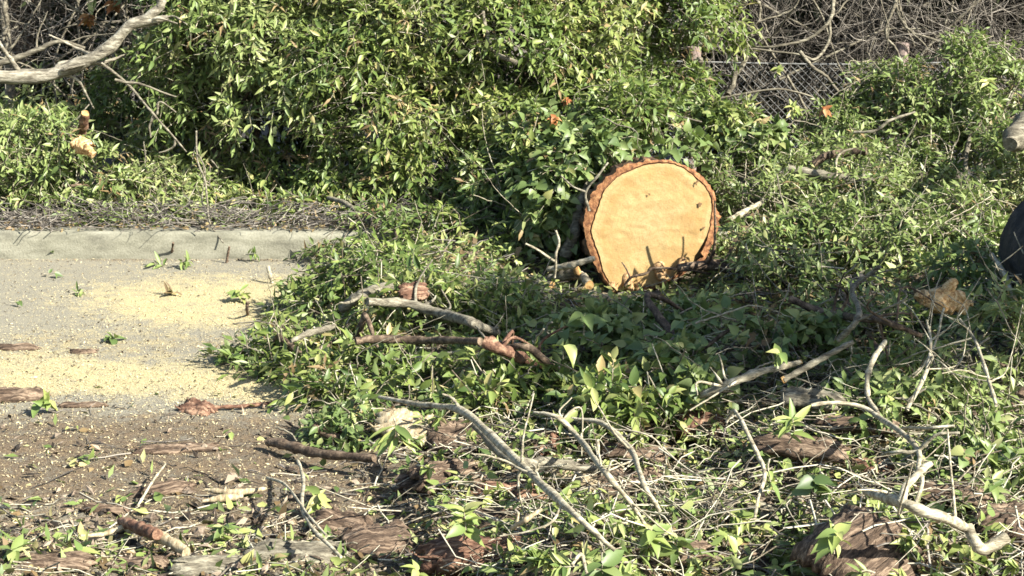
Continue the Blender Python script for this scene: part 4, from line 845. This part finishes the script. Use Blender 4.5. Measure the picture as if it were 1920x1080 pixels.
branch('bare_twig', 'long thin twig on the soil pointing at the peeled stick', 'twig', [on(258, 950, .02), on(285, 905, .06), on(310, 870, .07)], (2.5, 2.5, 1.5), PALE)
branch('brown_stick', 'smooth brown stick at the edge of the soil', 'branch', [on(505, 828, .04), on(550, 838, .05), on(600, 850, .06), on(700, 858, .08)], (9, 10, 9, 7), BROWN, sides=11)
branch('peeled_stick', 'broken stick half peeled to white wood', 'branch', [on(235, 985, .05), on(285, 1000, .06), on(350, 1035, .04)], (9, 12, 10), WHITE, sides=11)
branch('brown_stick', 'red-barked half of the broken peeled stick', 'branch', [on(228, 978, .06), on(262, 990, .075), on(296, 1003, .08)], (8, 12, 12), RED, sides=11, rough=.2)
branch('peeled_stick', 'thin pale stick touching the broken peeled stick', 'branch', [on(150, 1006, .02), on(200, 1000, .03), on(250, 978, .07)], (3, 5, 6), WHITE)
branch('peeled_stick', 'long white wood sliver lying on the chips', 'wood sliver', [on(385, 918, .03), on(440, 924, .03), on(500, 916, .03)], (3, 8, 3), WHITE)
branch('peeled_stick', 'shorter white wood sliver below the long one', 'wood sliver', [on(380, 940, .02), on(420, 934, .03), on(455, 930, .03)], (3, 8, 4), WHITE)
branch('bare_twig', 'dark thin twig pushed into the yellow sawdust by the leafy ends', 'twig', [on(465, 590, .005), on(463, 580, .06), on(464, 566, .1)], (3, 3, 3), BROWN)
branch('bare_twig', 'reddish twig lying flat across the sawdust', 'twig', [on(380, 765, .015), on(440, 762, .02), on(510, 755, .02)], (3, 4, 3), RED)
branch('bare_twig', 'dark twig standing in front of the kerb', 'twig', [on(322, 480, .005), on(323, 470, .05), on(325, 455, .11)], (2.5, 2.5, 2), BROWN)
branch('bare_twig', 'small grey twig standing at the kerb end', 'twig', [on(510, 530, .005), on(506, 515, .05), on(503, 500, .09)], (3, 4, 4), PALE)
branch('bare_twig', 'short twig propped against the kerb', 'twig', [on(425, 492, .005), on(427, 478, .05), on(430, 462, .10)], (2.5, 2.5, 2), BROWN)
branch('white_sticks', 'bleached forked stick by the rotten log', 'twig', [on(960, 990, .2), on(985, 975, .24), on(1015, 955, .24)], (4, 5, 4), WHITE, side=[([on(968, 985, .22), on(972, 962, .26)], (4, 3))])
branch('long_branch', 'grey lichened branch lying behind the long pale branch', 'branch', [on(890, 800, .2), on(960, 862, .16), on(1040, 868, .16), on(1120, 880, .15)], (6, 10, 10, 7), GREY, sides=10)
branch('bare_twig', 'white crooked twig along the bottom beside the brown bark', 'twig', [on(1100, 1075, .16), on(1090, 1040, .2), on(1072, 1060, .2)], (3, 4, 3), PALE)

# bark slabs, rotten wood, chunks
def slab(name, label, px, py, h, lx, ly, th, rot, m, cat='bark', tilt=(0, 0), bend=.3, end=None, seed=0):
    """a curved bark plate or chunk: lx, ly in photo pixels, th metres"""
    bend *= .35; th *= .65
    c = on(px, py, h); s = pix(c)[2]/F; root = thing(name, label, cat, c)
    a, b_ = lx*s/2, ly*s/2; nu, nv = 34, 17; V = []
    for top in (1, 0):
        for i in range(nu):
            for j_ in range(nv):
                u, v = i/(nu-1)*2-1, j_/(nv-1)*2-1
                ragged = 1 + .20*noise.noise(Vector((v*2.6, seed*3.1, np.sign(u)*5))) + .13*noise.noise(Vector((v*8, seed, np.sign(u)*3)))
                wv = (1-.22*abs(u)**4)*(1+.30*noise.noise(Vector((u*2.6, seed*2.7, 1+np.sign(v))))+.12*noise.noise(Vector((u*9, seed, np.sign(v)))))
                x, y = u*a*(ragged+.22*noise.noise(Vector((v*17, seed*1.7, np.sign(u))))*abs(u)), v*b_*wv
                ridge = (abs(noise.noise(Vector((x*5+seed, y*95, seed))))*.034 + abs(noise.noise(Vector((x*9, y*210+seed, seed))))*.014 + noise.noise(Vector((x*60, y*160, seed*2)))*.006)*min(1, .5+abs(b_)*6)
                z = -bend*b_*v*v + (th if top else 0) + ridge*(1 if top else .3)*(1-.6*max(abs(u), abs(v))**6)
                z += th*.28*noise.noise(Vector((u*1.6, v*1.2, seed+5))) - (th*.7*abs(u)**5 if top else 0)
                V.append((x, y, z))
    V = np.array(V); n1 = nu*nv; i = (np.arange(nu-1)[:, None]*nv + np.arange(nv-1)[None]).ravel()
    F4 = [np.stack([i, i+nv, i+nv+1, i+1], -1), np.stack([i+1, i+nv+1, i+nv, i], -1)+n1]
    bd = [k for k in range(nv)] + [k*nv+nv-1 for k in range(1, nu)] + [(nu-1)*nv+k for k in range(nv-2, -1, -1)] + [k*nv for k in range(nu-2, 0, -1)]
    bd = np.array(bd); b2 = np.roll(bd, -1); F4.append(np.stack([bd, b2, b2+n1, bd+n1], -1))
    me = mesh('plate', V, None, np.vstack(F4), [m]); o = obj('plate', me, root)
    for k_ in range(rnd.randint(2, 5)):
        y0 = rnd.uniform(-.8, .8)*b_; xa = rnd.choice((-1, 1))*a*rnd.uniform(.55, .9); l = a*rnd.uniform(.35, .8)*np.sign(xa)
        P = wiggle([np.array([xa-l, y0, th*.8-bend*y0*y0/b_]), np.array([xa, y0*1.05, th*.9-bend*y0*y0/b_]), np.array([xa+l*.5, y0*1.15, th*.8+rnd.uniform(-.01, .02)])], .003)
        V_, F3_, F4_, mi_ = limb_mesh(P, np.linspace(.004, .0012, len(P))*rnd.uniform(.8, 1.8), m, 5, .2); obj('fibre', mesh('fibre', V_, F3_, F4_, [m]), root)
    root.rotation_euler = (tilt[0], tilt[1], rot)
    return root
slab('rotten_log', 'long rotten reddish-brown log at the bottom of the debris', 915, 1045, .04, 250, 85, .07, .02, SLABR, 'log', (.25, 0), .9, seed=1)
slab('rotten_stump', 'big brown rotten stump piece in the bottom corner', 1610, 1040, .06, 210, 190, .12, .75, SLABB, 'log', (.3, -.15), 1.0, seed=2)
slab('bark_chunk', 'brown crumbly bark chunk beside the rotten log', 715, 1020, .02, 150, 110, .05, .4, SLABB, tilt=(.3, .1), bend=.8, seed=3)
slab('bark_chunk', 'curved brown bark plate under the long pale branch', 850, 825, .05, 110, 90, .07, -.1, SLABB, tilt=(.5, 0), bend=.9, seed=4)
slab('bark_chunk', 'pale yellow wood slab behind the drooping leaves', 765, 800, .05, 130, 70, .03, -.3, WHITE, tilt=(.5, .1), bend=.6, seed=5)
slab('bark_chunk', 'dark bark slab standing beyond the parallel branch', 1135, 940, .03, 90, 130, .05, -.6, SLABB, tilt=(.7, .2), bend=.6, seed=6)
slab('bark_chunk', 'knotty bark lump below the light leafy shoots', 1207, 790, .06, 95, 65, .07, .4, SLABB, tilt=(.4, 0), bend=.9, seed=7)
slab('bark_chunk', 'rusty bark lump beside the hooked twig', 1310, 800, .05, 95, 70, .07, -.2, SLABR, tilt=(.4, 0), bend=.9, seed=8)
slab('bark_chunk', 'orange rotten chunk between the two pale branches', 1020, 838, .04, 60, 60, .05, .2, SLABR, tilt=(.6, 0), bend=.7, seed=9)
slab('bark_chunk', 'brown shaggy bark behind the broad pointed leaves', 845, 895, .05, 150, 80, .05, .5, SLABB, tilt=(.4, .1), bend=.8, seed=10)
slab('bark_chunk', 'dark bark flake lying flat on the brown soil', 330, 845, .0, 150, 42, .018, .18, SLABB, bend=.2, seed=11)
slab('bark_chunk', 'small reddish bark block on the lower sawdust', 370, 772, .0, 70, 46, .04, -.5, SLABR, tilt=(.2, 0), bend=.6, seed=12)
slab('bark_chunk', 'brown bark heap on the soil where the picture begins', 25, 748, .0, 130, 52, .05, .1, SLABB, bend=.7, seed=13)
slab('bark_chunk', 'thin brown bark strip beside the bright leaf', 155, 762, .0, 80, 24, .016, .05, SLABB, bend=.5, seed=14)
slab('bark_chunk', 'dark bark scrap on the grey road', 30, 655, .0, 80, 22, .02, 0, SLABB, bend=.5, seed=15)
slab('bark_chunk', 'small dark scrap between the two sawdust patches', 155, 662, .0, 50, 16, .015, 0, SLABB, bend=.5, seed=16)
slab('bark_chunk', 'rusty bark flake on the grey branch end', 775, 548, .26, 56, 36, .03, .3, SLABR, tilt=(.9, 0), bend=.5, seed=17)
slab('bark_chunk', 'flat brown bark in the shade above the forked vine', 1520, 752, .14, 110, 46, .03, -.3, GREY, tilt=(.3, 0), bend=.4, seed=18)
slab('bark_chunk', 'brown bark strip behind the bright star of leaves', 1500, 840, .08, 170, 60, .03, -.35, SLABB, tilt=(.3, 0), bend=.5, seed=19)
slab('bark_chunk', 'dark bark chunk under the bleached forked stick', 930, 985, .02, 190, 60, .05, -.3, SLABB, tilt=(.2, 0), bend=.5, seed=20)
slab('bark_chunk', 'brown bark lump at the bottom beside the peeled stick', 250, 1062, .0, 130, 50, .03, .1, SLABB, bend=.8, seed=21)
slab('bark_chunk', 'brown bark chunk in the far bottom corner by the hooked branch', 1890, 985, .04, 130, 90, .06, .3, SLABB, tilt=(.3, 0), bend=.7, seed=22)
slab('bark_chunk', 'grey mossy slab at the bottom behind the bare stem', 560, 1040, .0, 190, 70, .035, -.1, GREY, tilt=(.2, 0), bend=.8, seed=23)

for q, (lb, px, py, h, lx, ly, rot, tx, m_) in enumerate((
    ('flat brown bark strip between the drooping leaves and the long branch', 800, 905, .03, 120, 50, .5, .3, SLABB),
    ('dark bark plate leaning on the crumbly bark chunk', 640, 985, .03, 110, 70, -.4, .35, SLABB),
    ('torn reddish bark just above the rotten log', 960, 925, .04, 140, 44, -.2, .3, SLABR),
    ('long brown bark strip below the third thinner branch', 1180, 905, .04, 150, 46, .35, .35, SLABB),
    ('grey bark strip lying before the hooked twig', 1390, 960, .04, 150, 44, -.25, .3, GREY),
    ('brown bark plate under the broad yellowed leaves', 1240, 1045, .02, 170, 60, .15, .3, SLABB),
    ('broken bark plate by the rotten stump toward the road side', 1440, 1050, .02, 120, 60, .5, .35, SLABB),
    ('small reddish bark block below the forked vine', 1650, 880, .05, 90, 46, .2, .35, SLABR),
    ('brown bark strip under the grey branch beside the pale twig loop', 1780, 930, .04, 150, 50, -.3, .3, SLABB),
    ('dark bark plate on the soil by the white wood slivers', 300, 925, .0, 120, 36, .3, .15, SLABB),
    ('weathered bark strip at the bottom near the leaf tuft', 90, 1060, .0, 170, 46, -.1, .2, SLABB),
    ('brown bark flake between the peeled stick and the leaf rosette', 200, 960, .0, 90, 26, .1, .15, SLABB),
    ('blue-grey bark plate at the bottom in front of the grey mossy slab', 420, 1066, .0, 190, 60, .12, .25, GREY),
    ('pale torn wood piece under the second pale branch', 1075, 905, .05, 110, 36, -.5, .35, WHITE),
    ('brown bark plate below the knotty bark lump', 1190, 850, .04, 120, 44, -.15, .3, SLABB),
    ('dark bark strip under the curly vine', 1610, 800, .06, 150, 40, .1, .3, SLABB))):
    slab('bark_chunk', lb, px, py, h, lx, ly, .03, rot, m_, tilt=(tx, rnd.uniform(-.12, .12)), bend=.5, seed=31+q)

# ---------------------------------------------------------------- leafy sprigs one can point at
def sprig(label, px, py, h, n_, Lpx, ratio, m, dirv=(0, 0, 1), spread=1.0, kind='heart_fine', group=None, stem=.5, p=None, name='leafy_sprig', droop=.5):
    tip = on(px, py, h) if p is None else p; s = pix(tip)[2]/F; L = Lpx*s*.80; ratio = ratio*.88; n_ = n_ + (n_ > 4)*3
    dv = nrm(np.array(dirv, float)); base = tip - dv*L*stem*2; g = float(gz(base[0], base[1])); base[2] = max(base[2], g+.004)
    root = thing(name, label, 'plant sprig' if n_ > 1 else 'leaf', base, group)
    if n_ > 1:
        Pp = wiggle([base, (base+tip)/2+rs.normal(0, L*.06, 3), tip], L*.01)
        V, F3, F4, mi = limb_mesh(Pp, np.linspace(.0035, .0016, len(Pp)), TWIG, 5, .05)
        obj('stem', mesh('stem', V-base, F3, F4, [PALE]), root)
    lv = Leaves(); k = np.arange(n_)
    t_ = 1-(k//2)/max(1, (n_/2))*.75 if n_ > 1 else np.ones(1)
    pos = base + (tip-base)*t_[:, None]
    a = nrm(np.cross(dv, UP+rs.normal(0, .2, 3))); b_ = np.cross(dv, a)
    phi = k*2.4 + rs.uniform(-.9, .9, n_)
    ld = nrm(dv*.45 + spread*(np.cos(phi)[:, None]*a + np.sin(phi)[:, None]*b_) + rs.normal(0, .28, (n_, 3)) - UP*.32)
    n0 = UP*.9 + np.array([.25, -.35, 0]) + rs.normal(0, .3, (n_, 3)); nn = nrm(n0 - ld*np.sum(n0*ld, -1, keepdims=True))
    sc = rs.uniform(.5, 1.12, n_)
    A = dict(b=pos, d=ld, n=nn, L=L*sc, W=L*ratio*sc, c=0*sc, f=0*sc, t=sc)
    A['b'][:, 2] = np.maximum(A['b'][:, 2], gz(A['b'][:, 0], A['b'][:, 1])+.008)
    e = A['b'] + A['d']*A['L'][:, None]; low = gz(e[:, 0], e[:, 1])+.006 - e[:, 2]
    A['d'][:, 2] += np.maximum(low, 0)/A['L']; A['d'] = nrm(A['d']); A['n'] = nrm(A['n'] - A['d']*np.sum(A['n']*A['d'], -1, keepdims=True))
    leaf_objects(A, range(n_), kind, LM[m][1], root, base)
    return root
sprig('drooping cluster of long yellow-green leaves beside the pale wood slab', 745, 820, .28, 13, 78, .27, 'lime', (.1, -.2, -.5), 1.0, 'lance_fine', stem=.3)
sprig('bright star-shaped spray of long leaves above the brown bark strip', 1485, 785, .26, 13, 76, .30, 'lime', (0, -.2, .5), 1.2, 'lance_fine')
sprig('broad pointed leaves standing beside the rotten log', 870, 960, .22, 12, 72, .48, 'lime', (0, -.1, .8), .9)
sprig('big rounded green leaves beside the forked vine', 1525, 900, .22, 7, 62, .75, 'ivy', (0, -.3, .7), 1.0)
sprig('single pale leaf facing the sun at the shadow edge', 1056, 648, .33, 2, 56, .75, 'lime', (0, -.5, .6), .7)
sprig('large dark heart leaf rising over the shadow edge', 1095, 592, .4, 4, 62, .75, 'ivy', (0, -.4, .7), .8)
sprig('round bright leaf pair above the hooked grey branch', 1808, 848, .3, 4, 48, .85, 'ivy', (0, -.4, .7), .8)
sprig('lime leaf shining alone in the dark leaves', 1462, 662, .36, 5, 45, .5, 'lime', (0, -.3, .8), 1)
sprig('lime leaf cluster under the curly vine', 1665, 740, .3, 6, 44, .6, 'lime', (0, -.3, .8), 1)
sprig('leafy shoots by the edge of the picture above the hooked branch', 1860, 900, .24, 11, 58, .42, 'olive', (-.2, -.2, .7), 1)
sprig('leaves fallen over the edge of the rotten stump', 1570, 1000, .26, 6, 70, .55, 'lime', (0, -.3, .6), 1)
sprig('hanging yellow leaf beside the hooked twig', 1445, 905, .26, 3, 58, .42, 'lime', (0, -.3, -.4), .6)
sprig('cupped yellow leaf lying on the debris near the bottom', 1365, 1005, .22, 3, 56, .5, 'lime', (0, -.3, .3), 1)
sprig('dark green broad leaves at the bottom below the long branch end', 1130, 1060, .14, 8, 78, .55, 'ivy', (0, -.2, .8), 1)
sprig('yellow leaves at the foot of the long pale branch', 1222, 995, .2, 5, 60, .55, 'lime', (0, -.3, .5), 1)
sprig('broad yellowed leaves on the heap below the long branch', 1270, 1010, .2, 8, 64, .5, 'olive', (0, -.2, .8), 1)
sprig('yellow-green leaf rosette on the soil by the peeled stick', 150, 1035, .04, 8, 62, .5, 'lime', (.1, -.2, .6), 1)
sprig('leaf tuft at the bottom corner by the brown bark lump', 20, 1030, .04, 6, 66, .5, 'olive', (0, -.2, .6), 1)
sprig('lime leaves in the bottom debris by the brown crumbly chunk', 780, 1068, .16, 6, 60, .5, 'lime', (0, -.3, .4), 1)
sprig('fresh leaf cluster by the white wood slivers', 420, 985, .06, 10, 52, .36, 'olive', (.1, -.2, .8), 1, 'lance_fine')
sprig('leaves beside the forked bare stem', 600, 925, .1, 9, 52, .4, 'lime', (0, -.2, .8), 1)
sprig('bushy green seedling on the yellow sawdust', 450, 545, .06, 14, 40, .36, 'lime', (0, -.1, 1), 1.0, 'lance_fine')
sprig('dull wilted sprig lying flat on the yellow sawdust', 325, 548, .02, 12, 34, .25, 'dead', (.3, 0, .3), 1.1, 'lance_fine')
sprig('twin blue-green leaves lying on the road', 215, 634, .02, 5, 42, .5, 'ivy', (.2, 0, .12), 1.1)
sprig('small green leaf lying alone on the grey road', 102, 512, .03, 3, 30, .55, 'ivy', (.8, -.3, .12), .8)
sprig('tiny dark green leaf at the picture edge on the road', 35, 565, .03, 3, 26, .6, 'ivy', (.8, -.3, .12), .6)
sprig('bright lime leaf beside the brown bark heap', 95, 756, .05, 6, 48, .5, 'lime', (.8, -.3, .12), 1)
sprig('small lime leaf lying on the brown soil', 142, 800, .02, 3, 30, .6, 'lime', (.4, 0, .12), 1)
sprig('yellow folded leaf on the bare soil', 180, 858, .02, 3, 34, .45, 'lime', (.4, 0, .12), 1)
sprig('pale dead leaf on the bare soil', 145, 872, .01, 2, 34, .4, 'dead', (1, 0, .12), .5)
sprig('yellow leaf near the smooth brown stick', 432, 812, .02, 3, 34, .5, 'lime', (.5, 0, .12), 1)
sprig('green tuft leaning against the kerb', 355, 490, .04, 10, 36, .3, 'olive', (.8, -.2, .12), 1.1, 'lance_fine')
sprig('flat green twig tip lying before the kerb', 290, 495, .02, 9, 36, .28, 'olive', (-.6, 0, .12), 1, 'lance_fine')
sprig('leafy tip touching the kerb face near its end', 480, 475, .05, 8, 30, .3, 'privet', (.8, -.2, .12), 1, 'lance_fine')
sprig('small leafy scrap in the gutter', 105, 477, .02, 6, 26, .35, 'olive', (.5, 0, .12), 1, 'lance_fine')
sprig('flat leafy scrap left on the grey road', 155, 547, .015, 7, 32, .25, 'olive', (1, 0, .12), .8, 'lance_fine')
sprig('orange-brown dead leaves caught in the foliage above the log', 1040, 225, 0, 12, 20, .75, 'rust', (0, -.4, .5), 1, p=at_y(1040, 222, 10.25))
sprig('small rusty leaf high in the foliage above the ivy', 1063, 185, 0, 6, 20, .75, 'rust', (0, -.4, .5), 1, p=at_y(1063, 186, 10.6))
sprig('tan dead leaves beside the fence end of the ivy', 1200, 215, 0, 6, 34, .55, 'dead', (0, -.4, .5), 1, p=at_y(1200, 215, 10.5))
sprig('rusty dead leaves on the heap below the fence', 1550, 205, 0, 12, 20, .75, 'rust', (0, -.4, .5), 1, p=at_y(1548, 205, 10.7))
sprig('rusty dead leaves hanging in the woods above the pale limb', 165, 45, 0, 14, 34, .5, 'rust', (0, -.4, -.3), 1, p=at_y(165, 40, 11.6))
sprig('second cluster of rusty leaves close to the elbow of the pale limb', 215, 15, 0, 10, 32, .5, 'rust', (0, -.4, -.3), 1, p=at_y(212, 14, 11.6))
sprig('lone bright sprig in front of the fence wire', 1460, 128, 0, 6, 26, .5, 'lime', (0, -.4, .5), 1, p=at_y(1458, 128, 11.7))
sprig('yellow-lit sprig at the end of the fence wire', 1490, 200, 0, 14, 34, .35, 'lime', (0, -.4, .5), 1.1, 'lance_fine', p=at_y(1490, 200, 10.9))
sprig('bright shoot on the heap beneath the bare thicket', 1850, 150, 0, 12, 34, .42, 'lime', (0, -.4, .5), 1.1, p=at_y(1852, 150, 10.8))

# loose sprigs all through the heap, each named by what it lies beside
MARKS = [('long pale branch', 930, 830), ('upper end of the long pale branch', 740, 750), ('lower end of the long pale branch', 1140, 1020), ('second pale branch', 1100, 850), ('third thinner branch', 1200, 880),
 ('rotten log', 915, 1045), ('rotten stump', 1610, 1040), ('crumbly bark chunk', 715, 1020), ('bark plate under the long branch', 850, 825), ('pale wood slab', 765, 800), ('standing dark bark', 1135, 940),
 ('knotty bark lump', 1207, 790), ('rusty bark lump', 1310, 800), ('orange rotten chunk', 1020, 838), ('shaggy brown bark', 845, 895), ('hooked grey branch', 1750, 966), ('hook of the grey branch', 1860, 1020),
 ('curly vine', 1640, 700), ('forked pale vine', 1700, 815), ('hooked twig', 1420, 860), ('star-shaped spray', 1485, 785), ('drooping leaf cluster', 745, 820), ('round bright leaf pair', 1808, 848), ('big rounded leaves', 1525, 900),
 ('forked bare stem', 568, 930), ('brown bark strip', 1500, 840), ('bleached forked stick', 985, 975), ('grey mossy slab', 560, 1040), ('bottom corner bark', 1890, 985), ('grey sawn branch', 1340, 735),
 ('pale leaf at the shadow edge', 1056, 648), ('light leafy shoots', 1190, 720), ('splintered brown branch', 1000, 680), ('fanned leafy ends', 640, 690), ('dark leafy tuft', 650, 800), ('grey weathered branch', 800, 590),
 ('cupped yellow leaf', 1365, 1005), ('leaves on the rotten stump', 1570, 1000), ('dark broad leaves', 1130, 1060), ('pale twig loop', 1690, 905), ('bright lime leaf cluster', 1665, 740), ('shaded dark root', 1640, 660), ('white crooked twig', 1090, 1050)]
LOOK = {('olive', 'lance_fine'): ('olive', 'narrow-leaved'), ('privet', 'lance_fine'): ('mid green', 'narrow-leaved'), ('lime', 'lance_fine'): ('lime', 'slim-leaved'),
        ('lime', 'heart_fine'): ('lime', 'broad-leaved'), ('privet', 'heart_fine'): ('mid green', 'broad-leaved'), ('ivy', 'heart_fine'): ('deep green', 'broad-leaved')}
USED = set()
def own_label(px, py, kd):
    for _, nm, mx, my in sorted(((px-mx)**2 + (1.6*(py-my))**2, nm, mx, my) for nm, mx, my in MARKS)[:6]:
        rel = ('just beyond' if py < my-22 else 'just in front of' if py > my+22 else 'right beside' if abs(px-mx) > 60 else 'against')
        for r_ in (rel,):
            lb = '%s %s sprig %s the %s' % (*LOOK[kd], r_.replace('right beside', 'close beside'), nm)
            if lb not in USED: USED.add(lb); return lb
    return None
def filler(n_, group, kinds, yr, xr, Lr, hmax=.13):
    c = tries = 0
    while c < n_ and tries < 4000:
        tries += 1
        px, py = rnd.uniform(*xr), rnd.uniform(*yr)
        p = on(px, py, .1)
        if heap(p[0], p[1]) < .4: continue
        kd = rnd.choice(kinds); lb = own_label(px, py, kd)
        if lb is None: continue
        c += 1
        sprig(lb, px, py, rnd.uniform(.04, hmax), rnd.randint(8, 14), rnd.uniform(*Lr)*(.6+.45*(py-600)/480), rnd.uniform(.3, .5) if kd[1] == 'heart_fine' else rnd.uniform(.2, .3), kd[0],
              (rnd.uniform(-1, 1), rnd.uniform(-.7, .3), rnd.uniform(-.1, .35)), rnd.uniform(.8, 1.2), kd[1], group)
filler(140, 'loose leafy sprigs in the debris', [('olive', 'lance_fine'), ('olive', 'lance_fine'), ('privet', 'lance_fine'), ('lime', 'heart_fine'), ('lime', 'heart_fine'), ('privet', 'heart_fine'), ('lime', 'lance_fine')], (780, 1090), (610, 1930), (32, 54))
filler(40, 'leafy sprigs at the shadow edge', [('privet', 'lance_fine'), ('lime', 'lance_fine'), ('ivy', 'heart_fine')], (640, 800), (780, 1700), (42, 58), .16)
print('TRIS', sum(len(m.loops)-2*len(m.polygons) for m in bpy.data.meshes), 'OBJS', len(bpy.data.objects))
